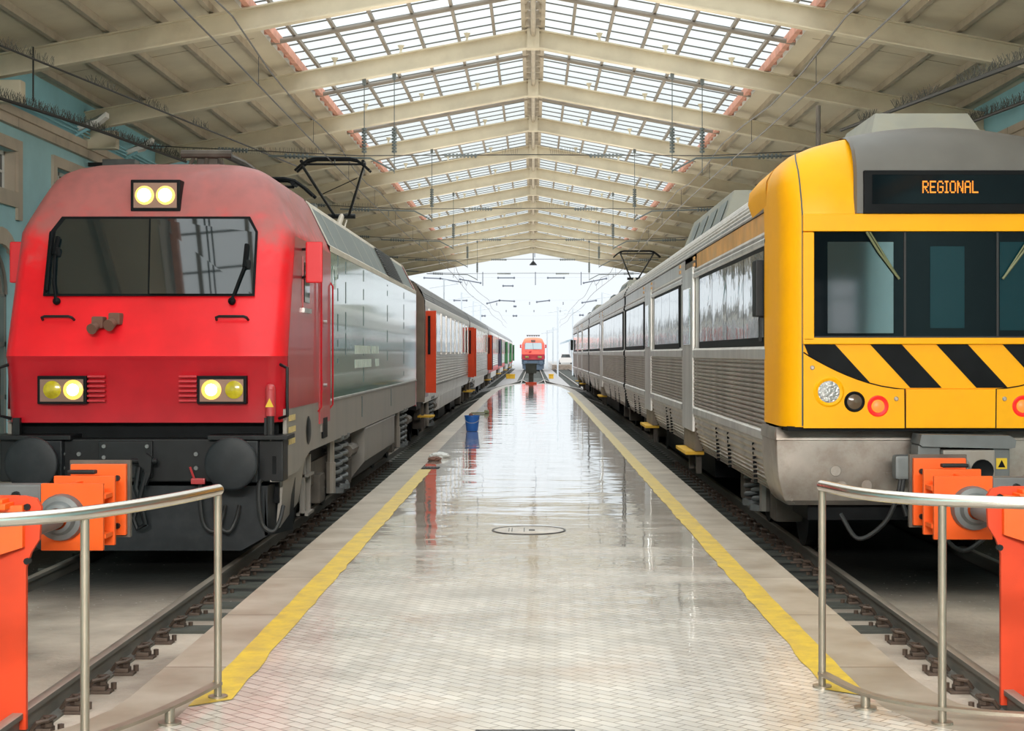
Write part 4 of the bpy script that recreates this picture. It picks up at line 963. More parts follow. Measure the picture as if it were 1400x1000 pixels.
        mb.grid(rr); obj('grey_roof_cap', mb, M['grey_cap'], t, 40)
        pod(1.2, 3.4, .62, .50, 4.22, 4.60, vents=False, xo=.12)
        mb = MB(); mb.cyl((-.60, 3.45, 4.05), (-.60, 3.45, 4.98), .028, 10); obj('roof_pole', mb, M['under'], t)
        # destination display
        a, b = ep(1179, 293), ep(1421, 234); mb = MB(); mb.bx(a.x, b.x, -.075, 0, a.z, b.z, .012); db = obj('destination_display', mb, M['black'], t)
        a, b = ep(1190, 280), ep(1410, 240); mb = MB(); mb.bx(a.x, b.x, -.082, -.07, a.z, b.z, .004); obj('display_glass', mb, M['glass_emu'], db)
        p0 = ep(1258, 265.5); p1 = ep(1334, 248.5); h = (p1.z - p0.z) / 7; txt = 'REGIONAL'
        cols_ = sum(len(FONT57[c][0]) + 1 for c in txt) - 1; wdt = (p1.x - p0.x) / cols_
        mb = MB(); cx_ = 0
        for ch in txt:
            gl = FONT57[ch]
            for r_ in range(7):
                for c_ in range(len(gl[0])):
                    if gl[r_][c_] == '1':
                        x = p0.x + (cx_ + c_ + .5) * wdt; z = p1.z - (r_ + .5) * h; mb.bx(x - wdt * .46, x + wdt * .46, -.088, -.083, z - h * .42, z + h * .42)
            cx_ += len(gl[0]) + 1
        o = obj('display_lettering', mb, M['led_text'], db); o['label'] = 'amber dot-matrix lettering reading REGIONAL'
        # windscreen: dark recessed band in a yellow frame
        a, b = ep(1097, 317), ep(1500, 293); mb = MB(); mb.bx(a.x, b.x, -.05, .02, a.z, b.z, .012)
        a2, b2 = ep(1097, 466), ep(1112, 318); mb.bx(a2.x, b2.x, -.05, .02, a2.z, b2.z, .01); mb.bx(-b2.x, -a2.x, -.05, .02, a2.z, b2.z, .01)
        a3, b3 = ep(1097, 471), ep(1500, 462); mb.bx(a3.x, b3.x, -.05, .02, a3.z, b3.z, .012); obj('windscreen_surround', mb, M['yellow'], t)
        a, b = ep(1111, 463), ep(1487, 316); mb = MB(); mb.bx(a.x, b.x, -.012, .01, a.z, b.z); wsf = obj('windscreen', mb, M['glass_emu'], t)
        for x0, x1, y0_, y1_, mm in ((1131, 1221, 331, 456, 'cab_glass'), (1271, 1318, 337, 449, 'teal_glass'), (1366, 1468, 331, 452, 'teal_glass')):
            a, b = ep(x0, y1_), ep(x1, y0_); mb = MB(); mb.bx(a.x, b.x, -.018, -.011, a.z, b.z, .002); obj('windscreen_pane', mb, M[mm], wsf)
        mb = MB()
        for x in (1236.5, 1363): a, b = ep(x - 1.5, 462), ep(x + 1.5, 318); mb.bx(a.x, b.x, -.022, -.01, a.z, b.z)
        a, b = ep(1112, 463.5), ep(1487, 460); mb.bx(a.x, b.x, -.03, -.01, a.z, b.z); obj('windscreen_seals', mb, M['rubber'], wsf)
        for sgn in (1, -1):
            pts = [ep(1183, 318, .06), ep(1200, 345, .05), ep(1228, 382, .045)]
            if sgn < 0: pts = [Vector((-p.x, p.y, p.z)) for p in pts]
            mb = MB(); mb.tube(pts, .012, 6); mb.tube([pts[0] + Vector((.03 * sgn, 0, 0)), pts[1] + Vector((.03 * sgn, 0, 0)), pts[2]], .008, 6); obj('wiper', mb, M['hose_green'], t)
        # hazard band
        def zb(px):                                                # lower edge of the band
            if px >= 1237: return 531
            u = (px - 1099) / 138; return 482 + 49 * (1 - (1 - u) ** 1.75) if u > 0 else 482
        a, b = ep(1098, 531.5), ep(1500, 470); mb = MB(); mb.bx(a.x, b.x, -.012, .01, a.z, b.z, .003); hz = obj('hazard_panel', mb, M['yellow'], t)
        for k in range(5):
            x0 = 1099 + 90.4 * k if k else 1099; w_ = 43; x0 = 1189 + 90.4 * (k - 1) if k else 1099
            tl, tr = x0, (x0 + 43 if k else 1141); bl, br = x0 + 55, x0 + 98
            mb = MB()
            if k == 0: pts = [(1099, 471), (1141, 471), (1195, 530), (1185, 527)] + [(x, zb(x)) for x in (1172, 1158, 1144, 1130, 1116, 1105)]
            else: pts = [(tl, 471), (min(tr, 1499), 471), (min(br, 1499), 530.5), (min(bl, 1498), 530.5)]
            mb.slab([ep(*p, off=.0135) for p in pts], (0, -.003, 0)); obj('black_stripe', mb, M['black'], hz)
        # lamp panels
        for mir in (1, -1):
            def q(px, py, off=0.0):
                v = ep(px, py, off); return Vector((v.x * mir, v.y, v.z))
            pts = [(1098, 585.5), (1098, 482)] + [(x, zb(x) + 1) for x in (1105, 1116, 1130, 1144, 1158, 1172, 1186, 1204, 1222, 1236)] + [(1236, 585.5)]
            mb = MB(); mb.slab([q(*p, off=.014) for p in pts], (0, -.012, 0)); lpn = obj('lamp_panel', mb, M['yellow'], t, 20)
            mb = MB(); mb.tube([q(*p, off=.028) for p in pts[1:-1]] + [q(1236.5, 585, .028)], .006, 5); obj('panel_seam', mb, M['black'], lpn)
            for px, py, r, ms in ((1132.5, 536, .115, ('yellow', 'lens')), (1167.5, 549.5, .078, ('black', 'lens_dark')), (1199.5, 555.5, .08, ('red_led', 'red_led2'))):
                c = q(px, py, .026); mb = MB(); mb.lathe([(r * 1.25, 0), (r * 1.1, -.012), (r * .95, -.004), (r * .66, .002)], tuple(c), 'y', 24); ring = obj('lamp_ring', mb, M[ms[0]], lpn, 60)
                mb = MB(); mb.lathe([(0, -.016), (r * .45, -.014), (r * (.70 if px > 1190 else .92), -.002)], tuple(c), 'y', 20); obj('lamp_lens', mb, M[ms[1]], ring, 60)
            for px, py in ((1110, 503), (1224.5, 545.5)):
                c = q(px, py, .028); mb = MB(); mb.lathe([(0, -.008), (.014, -.008), (.022, 0)], tuple(c), 'y', 12); obj('panel_screw', mb, M['silver_brown'], lpn)
        a, b = ep(1238, 585.5), ep(1362, 532.5); mb = MB(); mb.bx(a.x, b.x, -.026, .01, a.z, b.z, .006); obj('centre_panel', mb, M['yellow'], t)
        # steel bumper
        zt = 1.40
        mb = MB(); g = []
        for z, d, hx in ((1.42, .42, 1.56), (1.36, .39, 1.57), (1.30, .38, 1.57), (1.295, .42, 1.56), (1.1, .42, 1.555), (.95, .43, 1.54), (.82, .45, 1.51), (.71, .49, 1.47), (.66, .56, 1.42)):
            r = [(-hx, 1.3, z), (-hx, .07 + d, z), (-hx * .997, .02 + d, z), (-hx * .99, d, z)] + [(hx * (-.97 + 1.94 * k / 8), d, z) for k in range(9)] + [(hx * .99, d, z), (hx * .997, .02 + d, z), (hx, .07 + d, z), (hx, 1.3, z)]
            g.append(r)
        mb.grid(g); obj('steel_bumper', mb, M['steel_plate'], t, 30)
        mb = MB()
        for x, z in ((-1.15, 1.12), (-.98, 1.0), (-1.1, .85), (-.92, .85), (-.75, 1.12), (-.68, .86)): mb.lathe([(0, -.004), (.05, -.004), (.055, 0)], (x, .425 + .015 * (z < .9), z), 'y', 14)
        mb.bx(-.5, -.43, .41, .43, .96, .985); obj('bumper_plug', mb, M['steel_plate'], t)
        mb = MB(); mb.bx(-1.5, 1.5, .03, .6, 1.40, 1.445); obj('bumper_shade_strip', mb, M['black'], t)  # black strip stands in for the shade under the yellow nose
        mb = MB(); mb.prism([(-.33, 1.29), (-.31, 1.38), (.50, 1.37), (.56, 1.33), (.55, 1.26), (.50, 1.25), (-.30, 1.27)], -.20, .15); mb.bx(-.33, -.12, -.14, .15, .6, 1.28, .02); mb.bx(.36, .52, -.14, .15, .6, 1.27, .02)
        mb.bx(-.52, -.32, -.05, .12, .95, 1.18, .04); obj('coupler_frame', mb, M['greymetal'], t)
        mb = MB(); mb.bx(-.12, .36, -.22, .1, .72, 1.24, .02); mb.mi = 1; mb.lathe([(.11, 0), (.09, -.08), (.05, -.12), (0, -.13)], (.02, -.22, 1.08), 'y', 18); mb.mi = 2; mb.lathe([(.105, -.006), (.10, -.012), (.07, .0), (0, .0)], (.24, -.225, 1.05), 'y', 18)
        obj('automatic_coupler', mb, [M['skirt'], M['lightmetal'], M['black']], t)
        for x in (-.22, .44): mb = MB(); mb.bx(x - .05, x + .05, -.148, -.14, 1.06, 1.16); mb.mi = 1; mb.face([(x - .035, -.15, 1.075), (x + .035, -.15, 1.075), (x, -.15, 1.145)]); obj('warning_plate', mb, [M['warn'], M['black']], t)
        for pts in ([(-.45, 0, 1.0), (-.5, -.05, .8), (-.62, -.05, .55), (-.85, 0, .4), (-1.0, .1, .62)], [(-.1, -.05, .75), (-.12, -.1, .5), (.1, -.1, .3), (.4, -.1, .5)], [(-.42, .0, 1.0), (-.46, -.06, .8), (-.42, -.08, .62)]):
            mb = MB(); mb.tube(cat_rom(pts, 6), .022, 8); obj('hose', mb, M['rubber'], t)
        mb = MB(); mb.bx(-1.2, 1.2, .7, 1.6, .5, 1.3); obj('front_underside', mb, M['black'], t)
        for s in (-1, 1):
            mb = MB(); mb.bx(s * 1.53, s * 1.53 + s * .09, 1.35, 1.6, 2.5, 3.08, .02) if s > 0 else mb.bx(-1.62, -1.53, 1.35, 1.6, 2.5, 3.08, .02); mb.bx(s * 1.55 - .015, s * 1.55 + .015, 1.45, 1.52, 2.25, 2.5); obj('rear_view_mirror', mb, M['dark'], t)
    else:
        pod(10, 15, 1.0, .8, 4.0, 4.5); 
        mb = MB()
        for k in range(4): mb.lathe([(.05, 0), (.11, .05), (.06, .1), (.11, .15), (.06, .2), (.11, .25), (.06, .3), (.05, .36)], (-.75, 20 + k * .7, 4.02), 'z', 8)
        obj('roof_insulators', mb, M['insul'], t)
    if endcab:
        mb = MB(); mb.bx(-1.7, -1.55, L - 1.2, L - .9, 2.3, 2.9, .02); obj('rear_view_mirror', mb, M['dark'], t)
    return t
make_emu(14.65, 25.5, 'leading yellow-fronted carriage of the ribbed stainless train on the right track', [(1.2, 7.6), (10.6, 15.8), (18.7, 25.0)], [(8.3, 10.0), (16.5, 18.2)], (2.2, 4.4, 5.6, 12.4, 13.2, 20.5, 22), cab=True)
e2 = make_emu(40.5, 25.6, 'middle stainless carriage carrying the raised pantograph, coupled behind the yellow-fronted one', [(.7, 12.2), (14.9, 24.9)], [(12.6, 14.4)], (3, 5, 8, 17, 20))
pantograph(e2, 18.6, 4.12, EYE + .38 + 3.82)
e3 = make_emu(66.5, 26.4, 'last stainless carriage at the far end of the right train', [(.7, 7.8), (10.2, 15), (17.6, 24.5)], [(8.2, 9.8), (15.4, 17.1)], (3, 6, 12, 20), endcab=True)

# ------------------------------------------------------------------ orange buffer stops
def buffer_stop(xc, s, D, sc_, label):
    """s: +1 = left track (its right-hand half faces the platform), mirrored for the right one"""
    t = thing('buffer_stop', (xc, D, RAIL), label, 'buffer stop')
    for k in (-1, 1):
        e = k * .87
        # post that clamps the rail, leaning head plate and gusset
        mb = MB(); mb.slab([(e - k * .30, 0, 0.0 - .1), (e + k * .05, 0, -.1), (e + k * .05, 0, .86), (e + k * .08, 0, .95), (e + k * .13, 0, 1.03), (e + k * .14, 0, 1.22), (e + k * .11, 0, 1.27), (e + k * .04, 0, 1.285), (e - k * .30, 0, 1.285)], (0, .035, 0))
        mb.slab([(e - k * .20, .03, -.1), (e - k * .20, .8, -.1), (e - k * .20, .8, .3), (e - k * .20, .35, .95), (e - k * .20, .03, 1.0)], (-k * .03, 0, 0))
        obj('post', mb, M['orange_red'], t)
        mb = MB(); mb.slab([(e - k * .55, -.26, 1.21), (e + k * .045, -.05, 1.235), (e + k * .045, -.05, .985), (e - k * .55, -.26, .80)], (0, .05, 0))
        mb.bx(min(e - k * .5, e - k * .02), max(e - k * .5, e - k * .02), -.16, .3, 1.215, 1.25, .006); mb.bx(min(e - k * .42, e - k * .05), max(e - k * .42, e - k * .05), -.12, .2, 1.25, 1.272, .004)
        obj('head_plate', mb, M['orange'], t)
        for z in (.9, 1.22): mb = MB(); mb.cyl((e + k * .06, -.02, z), (e + k * .06, .02, z), .02, 8); obj('bolt', mb, M['dark'], t)
        # piston and sliding block
        p = k * .62
        mb = MB(); mb.cyl((p, .35, .98), (p, 1.55, .98), .065, 16); mb.lathe([(.065, -.02), (.10, -.02), (.105, .05), (.07, .06)], (p, .45, .98), 'y', 16)
        mb.lathe([(.075, -.14), (.10, -.13), (.12, -.09), (.155, -.08), (.165, -.03), (.165, 0)], (p, 1.72, .98), 'y', 24)
        obj('piston', mb, M['greymetal'], t)
        bz0, bz1 = .745, 1.215; x0, x1 = k * .47, k * .905
        xa, xb = min(x0, x1), max(x0, x1)
        mb = MB(); mb.bx(xa, xb, 1.72, 1.76, bz0, bz1, .004)
        xa2, xb2 = (xa + .02, xb + .02) if k > 0 else (xa - .02, xb - .02)
        mb.bx(xa2, xb2, 1.95, 1.99, bz0 + .01, bz1 + .035, .004)
        for z in (bz0 + .08, bz1 - .11): mb.bx(xa, xb2 - .01 if k > 0 else xb, 1.76, 1.95, z, z + .03) if k > 0 else mb.bx(xa2 + .01, xb, 1.76, 1.95, z, z + .03)
        mb.bx(k * .68 - .02, k * .68 + .02, 1.76, 1.95, bz0, bz1)
        xa3, xb3 = (xa + .06, xb + .03) if k > 0 else (xa - .03, xb - .06)
        mb.bx(xa3, xb3, 2.22, 2.27, bz0 + .05, bz1 + .10, .006); mb.bx(k * .6 - .12, k * .6 + .12, 1.99, 2.22, bz0 + .1, bz1)
        blk = obj('sliding_block', mb, M['orange'], t)
        mb = MB(); mb.bx(xa3 - .02, xb3 + .02, 2.275, 2.32, bz0 + .03, bz1 + .125); obj('timber_pad', mb, M['under'], blk)
        for z in (bz0 + .12, bz1):
            mb = MB(); xx = xb3 - .06 if k > 0 else xa3 + .06; mb.cyl((xx, 2.19, z), (xx, 2.22, z), .022, 8); obj('block_bolt', mb, M['dark'], blk)
        mb = MB(); mb.box((k * .68, 2.0, bz1 + .06), (.2, .08, .03), .01); obj('lifting_lug', mb, M['dark'], blk)
    mb = MB(); mb.bx(-.45, .45, 1.78, 1.96, 1.03, 1.20, .01); cb = obj('cross_beam', mb, M['greymetal'], t)
    mb = MB()
    for x in (-.28, -.1, .1, .28): mb.cyl((x, 1.74, 1.13), (x, 1.79, 1.13), .028, 8)
    obj('beam_bolts', mb, M['dark'], cb)
    mb = MB(); mb.bx(-.66, .66, .45, .7, .45, .65, .01); mb.bx(-.5, .5, -.3, -.24, .8, 1.2, .01); obj('frame_beam', mb, M['orange'], t)
    return t
buffer_stop(XL, 1, 9.3, 1, 'orange buffer stop with piston blocks in front of the red locomotive')
buffer_stop(XR, -1, 9.95, 1, 'orange buffer stop with piston blocks in front of the yellow train')

# ------------------------------------------------------------------ curved guard railings
def railing(path, posts, stubs, label):
    x0, y0 = path[0]; t = thing('guard_railing', (x0, y0, 0), label, 'railing')
    crv = cat_rom([(x, y, 0) for x, y in path])
    L = lambda q, z: (q[0] - x0, q[1] - y0, z)
    mb = MB(); mb.tube([L(q, 1.055) for q in crv], .030, 14); mb.sph(L(crv[0], 1.055), .030); obj('handrail', mb, M['handrail'], t, 60)
    mb = MB(); mb.grid([[L(q, .062) for q in crv], [L(q, .080) for q in crv]])
    rows = [[], []]
    for i, q in enumerate(crv):
        tn = (crv[min(i + 1, len(crv) - 1)] - crv[max(i - 1, 0)]).normalized(); nr = Vector((tn.y, -tn.x, 0)) * .025
        rows[0].append(L(q - nr, .082)); rows[1].append(L(q + nr, .082))
    mb.grid(rows); mb.grid([rows[0], [(a, b, .066) for a, b, c in rows[0]]]); mb.grid([rows[1], [(a, b, .066) for a, b, c in rows[1]]]); obj('lower_bar', mb, M['post_steel'], t)
    for x, y in posts:
        mb = MB(); mb.cyl((x - x0, y - y0, .0), (x - x0, y - y0, 1.035), .0195, 14); mb.cyl((x - x0, y - y0, 0), (x - x0, y - y0, .012), .05, 16); obj('post', mb, M['post_steel'], t)
    for x, y in stubs:
        mb = MB(); mb.cyl((x - x0, y - y0, 0), (x - x0, y - y0, .075), .024, 12); mb.cyl((x - x0, y - y0, 0), (x - x0, y - y0, .010), .055, 16); obj('stub_foot', mb, M['post_steel'], t)
railing([(-1.60, 7.98), (-1.70, 7.52), (-1.85, 7.05), (-2.05, 6.68), (-2.4, 6.46), (-2.95, 6.36), (-3.9, 6.33)], [(-1.60, 7.98), (-1.95, 6.84), (-3.2, 6.345)], [(-1.715, 7.42), (-2.5, 6.43)], 'curved brushed steel guard railing in front of the left buffer stop')
railing([(1.512, 8.23), (1.62, 7.78), (1.79, 7.52), (2.03, 7.37), (2.35, 7.27), (2.9, 7.18), (3.9, 7.15)], [(1.512, 8.23), (1.93, 7.42), (3.2, 7.165)], [(1.635, 7.74), (2.6, 7.23)], 'curved brushed steel guard railing in front of the right buffer stop')

# ------------------------------------------------------------------ roof
ZR = EYE + 6.55; PITCH = .186
def zr(x): return ZR - PITCH * abs(x)
SKY_HW, WALL = 4.68, 8.86
RY0, RY1 = -12.0, 94.3
BEAMS = [30.9 + 5.73 * k for k in range(-7, 12)]
def roof():
    b0 = None
    vis = 0
    for i, y in enumerate(BEAMS):
        d = y - BEAMS[0]; n = i - 6
        lab = 'cream steel roof frame spanning the hall' + (', %s along from the concourse' % ORD[n] if n >= 0 else ' above the concourse, %s outward from the first visible one' % ORD[-n - 1])
        mb = MB(); rt = []
        for s in (-1, 1):
            top = [(0, -.18), (WALL, -.18)]
            def bar(o0, o1, w):
                for y0_, y1_ in ((y - w / 2, y + w / 2),):
                    a = [(0, zr(0) + o0), (s * WALL, zr(WALL) + o0), (s * WALL, zr(WALL) + o1), (0, zr(0) + o1)]
                    mb.prism(a, y0_, y1_)
            bar(-.55, -.525, .20); bar(-.525, -.205, .03); bar(-.205, -.18, .20)
        mb.bx(-.12, .12, y - .11, y + .11, zr(0) - .58, zr(0) - .19)
        o = obj('roof_beam', mb, M['cream'], None, 30); tag(o, lab, 'roof beam', 'roof frames', 'structure')
        if n >= 0:
            mb = MB()
            for s in (-1, 1):
                for x in (1.3, 2.6, 3.9): z = zr(x); mb.cyl((s * x, y, z - .2), (s * x, y, z - .12), .05, 6, .02); mb.cyl((s * x, y, z - .12), (s * x, y, z - .02), .02, 6, .075)
            obj('purlin_bracket', mb, M['cream'], o)
            mb = MB()
            for s in (-1, 1): mb.box((s * (WALL - .35), y, zr(WALL) - .72), (.7, .26, .36), .03)
            obj('haunch', mb, M['cream'], o)
    for s, nm, lab in ((-1, 'ceiling_left', 'cream boarded roof slope on the left of the skylight'), (1, 'ceiling_right', 'cream boarded roof slope on the right of the skylight')):
        mb = MB(); a, b = s * SKY_HW, s * (WALL + .3)
        mb.face([(a, RY0, zr(a)), (b, RY0, zr(b)), (b, RY1, zr(b)), (a, RY1, zr(a))]); mb.face([(a, RY0, zr(a) + .05), (b, RY0, zr(b) + .05), (b, RY1, zr(b) + .05), (a, RY1, zr(a) + .05)])
        c = struct(nm, mb, M['deck'], lab, 'ceiling')
        for k in range(5):
            x = s * (SKY_HW + .83 * (k + 1) - .35); mb = MB()
            mb.box((x, (RY0 + RY1) / 2, zr(x) - .07), (.05, RY1 - RY0, .13)); mb.box((x, (RY0 + RY1) / 2, zr(x) - .135), (.085, RY1 - RY0, .012)); obj('purlin', mb, M['purlin'], c)
        mb = MB()
        for y in BEAMS[6:]:
            q = y + 2.9; mb.box((s * 6.9, q, zr(6.9) - .004), (3.9, .015, .006), rot=Matrix.Rotation(s * math.atan(PITCH), 3, 'Y'))
        obj('panel_joints', mb, M['purlin'], c)
        # skylight
        mb = MB(); mb.face([(s * .12, RY0, zr(0) - .0), (a, RY0, zr(a)), (a, RY1, zr(a)), (s * .12, RY1, zr(0))])
        g = struct('window_%d' % (1 if s < 0 else 2), mb, M['skylight'], 'glazed skylight slope %s of the ridge' % ('left' if s < 0 else 'right'), 'skylight')
        mb = MB()
        for k in range(1, 7):
            x = s * (.12 + .70 * k - .05)
            if abs(x) < SKY_HW - .2: mb.box((x, (RY0 + RY1) / 2, zr(x) - .05), (.055, RY1 - RY0, .07))
        obj('glazing_bars', mb, M['bar'], g)
        mb = MB(); n = int((RY1 - RY0) / .716); rot = Matrix.Rotation(s * math.atan(PITCH), 3, 'Y'); ln = SKY_HW / math.cos(math.atan(PITCH))
        for k in range(n): mb.box((a / 2, RY0 + .3 + k * .716, zr(a / 2) - .012), (ln, .026, .022), rot=rot)
        obj('fine_glazing_bars', mb, M['bar_fine'], g)
        mb = MB()
        for y in BEAMS[5:-1]: mb.tube([(s * .1, y + 2.9, zr(0) - .14), (a, y + 2.9, zr(a) - .14)], .045, 8)
        obj('mid_bay_pipes', mb, M['bar'], g)
        mb = MB(); mb.box((a - s * .12, (RY0 + RY1) / 2, zr(a) - .07), (.09, RY1 - RY0, .16)); k = 0
        y = BEAMS[6]
        while y < RY1: mb.box((a - s * .07, y, zr(a) - .09), (.12, .07, .1)); y += .716
        obj('skylight_edge_beam', mb, M['rust'], g)
        mb = MB(); mb.box((a + s * .02, (RY0 + RY1) / 2, zr(a) - .02), (.14, RY1 - RY0, .05)); obj('skylight_curb', mb, M['white'], g)
    mb = MB()
    for s in (-1, 1): mb.bx(s * .17 - .06, s * .17 + .06, RY0, RY1, zr(0) - .17, zr(0) + .02)
    mb.tube([(0, RY0, zr(0) - .30), (0, RY1, zr(0) - .30)], .05, 8); mb.bx(-.02, .02, RY0, RY1, zr(0) - .24, zr(0) - .1)
    y = BEAMS[5]
    while y < RY1: mb.box((0, y, zr(0) - .2), (.3, .06, .14)); y += .716
    struct('ridge_beam', mb, M['purlin'], 'ridge beam running along the top of the skylight', 'roof beam')
roof()

# ------------------------------------------------------------------ side walls
def wall(s):
    side = 'left' if s < 0 else 'right'
    X = s * WALL; ztop = zr(WALL)
    wins = [13.5 + 3.85 * k for k in range(20)]          # y of the near jamb of each surround
    op = (.30, .30)
    mb = MB()
    # wall skin with real openings for windows and arched doors (left) as deep reveals
    y = -14.0; z0, z1 = -.55, 5.62
    oz0, oz1 = 4.50, 5.20
    cells = []
    for a in wins: cells.append((a + .23, a + 1.87))
    prev = y
    for a, b in cells:
        mb.face([(X, prev, z0), (X, a, z0), (X, a, z1), (X, prev, z1)])
        mb.face([(X, a, oz1), (X, b, oz1), (X, b, z1), (X, a, z1)])
        n = 12; cy, r, zs = (a + b) / 2, .82, 2.75
        arc = [(cy - r * math.cos(PI * k / n), zs + r * math.sin(PI * k / n)) for k in range(n + 1)]
        mb.face([(X, a, oz0), (X, b, oz0)] + [(X, b, zs)] + [(X, yy, zz) for yy, zz in arc[::-1]][1:-1] + [(X, a, zs)])
        d = s * .28
        for (ya, za), (yb, zb_) in zip(arc, arc[1:]): mb.face([(X, ya, za), (X, yb, zb_), (X + d, yb, zb_), (X + d, ya, za)])
        for yy in (a, b): mb.face([(X, yy, z0), (X + d, yy, z0), (X + d, yy, zs), (X, yy, zs)]); mb.face([(X, yy, oz0), (X + d, yy, oz0), (X + d, yy, oz1), (X, yy, oz1)])
        for zz in (oz0, oz1): mb.face([(X, a, zz), (X, b, zz), (X + d, b, zz), (X + d, a, zz)])
        prev = b
    mb.face([(X, prev, z0), (X, 94, z0), (X, 94, z1), (X, prev, z1)])
    mb.mi = 1; mb.face([(X + s * .27, -14, z0), (X + s * .27, 94, z0), (X + s * .27, 94, z1), (X + s * .27, -14, z1)])
    wl = struct('wall_%s' % side, mb, [M['blue'], M['greendoor']], 'pale blue plastered station wall on the %s' % side, 'wall')
    mb = MB(); mb.bx(X - .01, X + .06, -14, 94, 5.6, ztop + .1); o = obj('upper_boarding', mb, M['blue_dark'], wl)
    mb = MB(); x0 = X - s * .14
    mb.bx(min(x0, X), max(x0, X), -14, 94, 5.76, 5.90); x0 = X - s * .09; mb.bx(min(x0, X), max(x0, X), -14, 94, 5.60, 5.76)
    mb.mi = 1
    for k in range(40): mb.bx(min(x0, X) - .055, max(x0, X) + .002, 10 + k * 2.1, 10.012 + k * 2.1, 5.6, 5.902)
    struct('trim_%d' % (3 if s < 0 else 4), mb, [M['stone'], M['purlin']], 'stone cornice along the blue wall on the %s' % side, 'cornice')
    show = [i for i, a in enumerate(wins) if a < 40]; base = 0 if s < 0 else len([a for a in wins if a < 40])
    for q, i in enumerate(show):
        a, b = cells[i]; xa = X - s * .05
        mb = MB()
        for r_ in ((wins[i], a, oz0, oz1), (b, wins[i] + 2.1, oz0, oz1), (wins[i], wins[i] + 2.1, oz1, 5.40), (wins[i], wins[i] + 2.1, 4.24, oz0), (wins[i], wins[i] + .25, 4.03, 4.24), (wins[i] + 1.85, wins[i] + 2.1, 4.03, 4.24)): mb.bx(min(xa, X + s * .02), max(xa, X + s * .02), *r_)
        for yy, yb in ((a - .002, a + .03), (b - .03, b + .002)): mb.bx(min(X, X + s * .27), max(X, X + s * .27), yy, yb, oz0, oz1)
        mb.bm.faces.ensure_lookup_table(); w_ = struct('window_%d' % (3 + base + q), mb, M['stone'], 'stone-framed upper window in the %s blue wall, %s along from the concourse' % (side, ORD[q]), 'window')
        mb = MB(); xi = X + s * .2
        mb.bx(xi - .02, xi + .02, a, b, oz0, oz0 + .07); mb.bx(xi - .02, xi + .02, a, b, oz1 - .07, oz1)
        for yy in (a, (a + b) / 2 - .04, b - .07): mb.bx(xi - .02, xi + .02, yy, yy + .08, oz0, oz1)
        mb.bx(xi - .015, xi + .015, a, b, (oz0 + oz1) / 2 - .02, (oz0 + oz1) / 2 + .02); obj('window_sash', mb, M['white'], w_)
        mb = MB(); mb.face([(xi + s * .01, a, oz0), (xi + s * .01, b, oz0), (xi + s * .01, b, oz1), (xi + s * .01, a, oz1)]); obj('window_pane', mb, M['glass'], w_)
        # arched door below
        mb = MB(); n = 14; cy, zs = (a + b) / 2, 2.75
        for r0, r1, xo in ((.82, 1.10, .05),):
            for k in range(n):
                t0, t1 = PI * k / n, PI * (k + 1) / n
                mb.slab([(X - s * xo, cy - r0 * math.cos(t0), zs + r0 * math.sin(t0)), (X - s * xo, cy - r1 * math.cos(t0), zs + r1 * math.sin(t0)), (X - s * xo, cy - r1 * math.cos(t1), zs + r1 * math.sin(t1)), (X - s * xo, cy - r0 * math.cos(t1), zs + r0 * math.sin(t1))], (s * .07, 0, 0))
            for sg in (-1, 1): mb.bx(min(X - s * xo, X + s * .02), max(X - s * xo, X + s * .02), min(cy + sg * r0, cy + sg * r1), max(cy + sg * r0, cy + sg * r1), 0, zs)
        dr = struct('door_%d' % (1 + base + q), mb, M['stone'], 'arched grey door with stone surround in the %s blue wall, %s along from the concourse' % (side, ORD[q]), 'door')
        mb = MB(); xi = X + s * .16
        mb.slab([(xi, cy - .82, 0), (xi, cy + .82, 0)] + [(xi, cy + .82 * math.cos(PI * k / 12), zs + .82 * math.sin(PI * k / 12)) for k in range(13)], (s * .04, 0, 0)); obj('door_leaf', mb, M['greendoor'], dr)
        mb = MB()
        for rr in (.74, .48): mb.tube([(xi - s * .02, cy + rr * math.cos(PI * k / 12), zs + rr * math.sin(PI * k / 12)) for k in range(13)], .03, 6)
        for yy in (-.74, -.4, -.06, .06, .4, .74): mb.bx(xi - .03, xi + .01, cy + yy - .03, cy + yy + .03, .1, zs)
        for zz in (.1, 1.0, 1.9, zs): mb.bx(xi - .03, xi + .01, cy - .8, cy + .8, zz - .04, zz + .04)
        obj('door_frame', mb, M['skirt'], dr)
    return wl
wall(-1); wall(1)
def back_wall():
    mb = MB(); y0, y1 = -12.9, -12.5; xs = [-8.9]
    wn = [(-8.7, -6.9), (-5.6, -3.8), (-2.5, -.7), (.7, 2.5), (3.8, 5.6), (6.9, 8.7)]
    prev = -9.2
    for a, b in wn:
        mb.bx(prev, a, y0, y1, 0, zr(0) + .3); mb.bx(a, b, y0, y1, 3.75, zr(0) + .3); prev = b
    mb.bx(prev, 9.2, y0, y1, 0, zr(0) + .3)
    o = struct('wall_back', mb, M['bellows'], 'dark head wall of the hall with tall glazed doors behind the concourse', 'wall')
    for a, b in wn:
        mb = MB(); c = (a + b) / 2
        for x in (a + .04, c - .05, c + .05, b - .04): mb.bx(x - .035, x + .035, y1 - .12, y1 - .04, 0, 3.75)
        for z in (.1, 1.1, 2.3, 3.2, 3.7): mb.bx(a, b, y1 - .1, y1 - .05, z - .03, z + .03)
        obj('door_frame', mb, M['greendoor'], o)
back_wall()

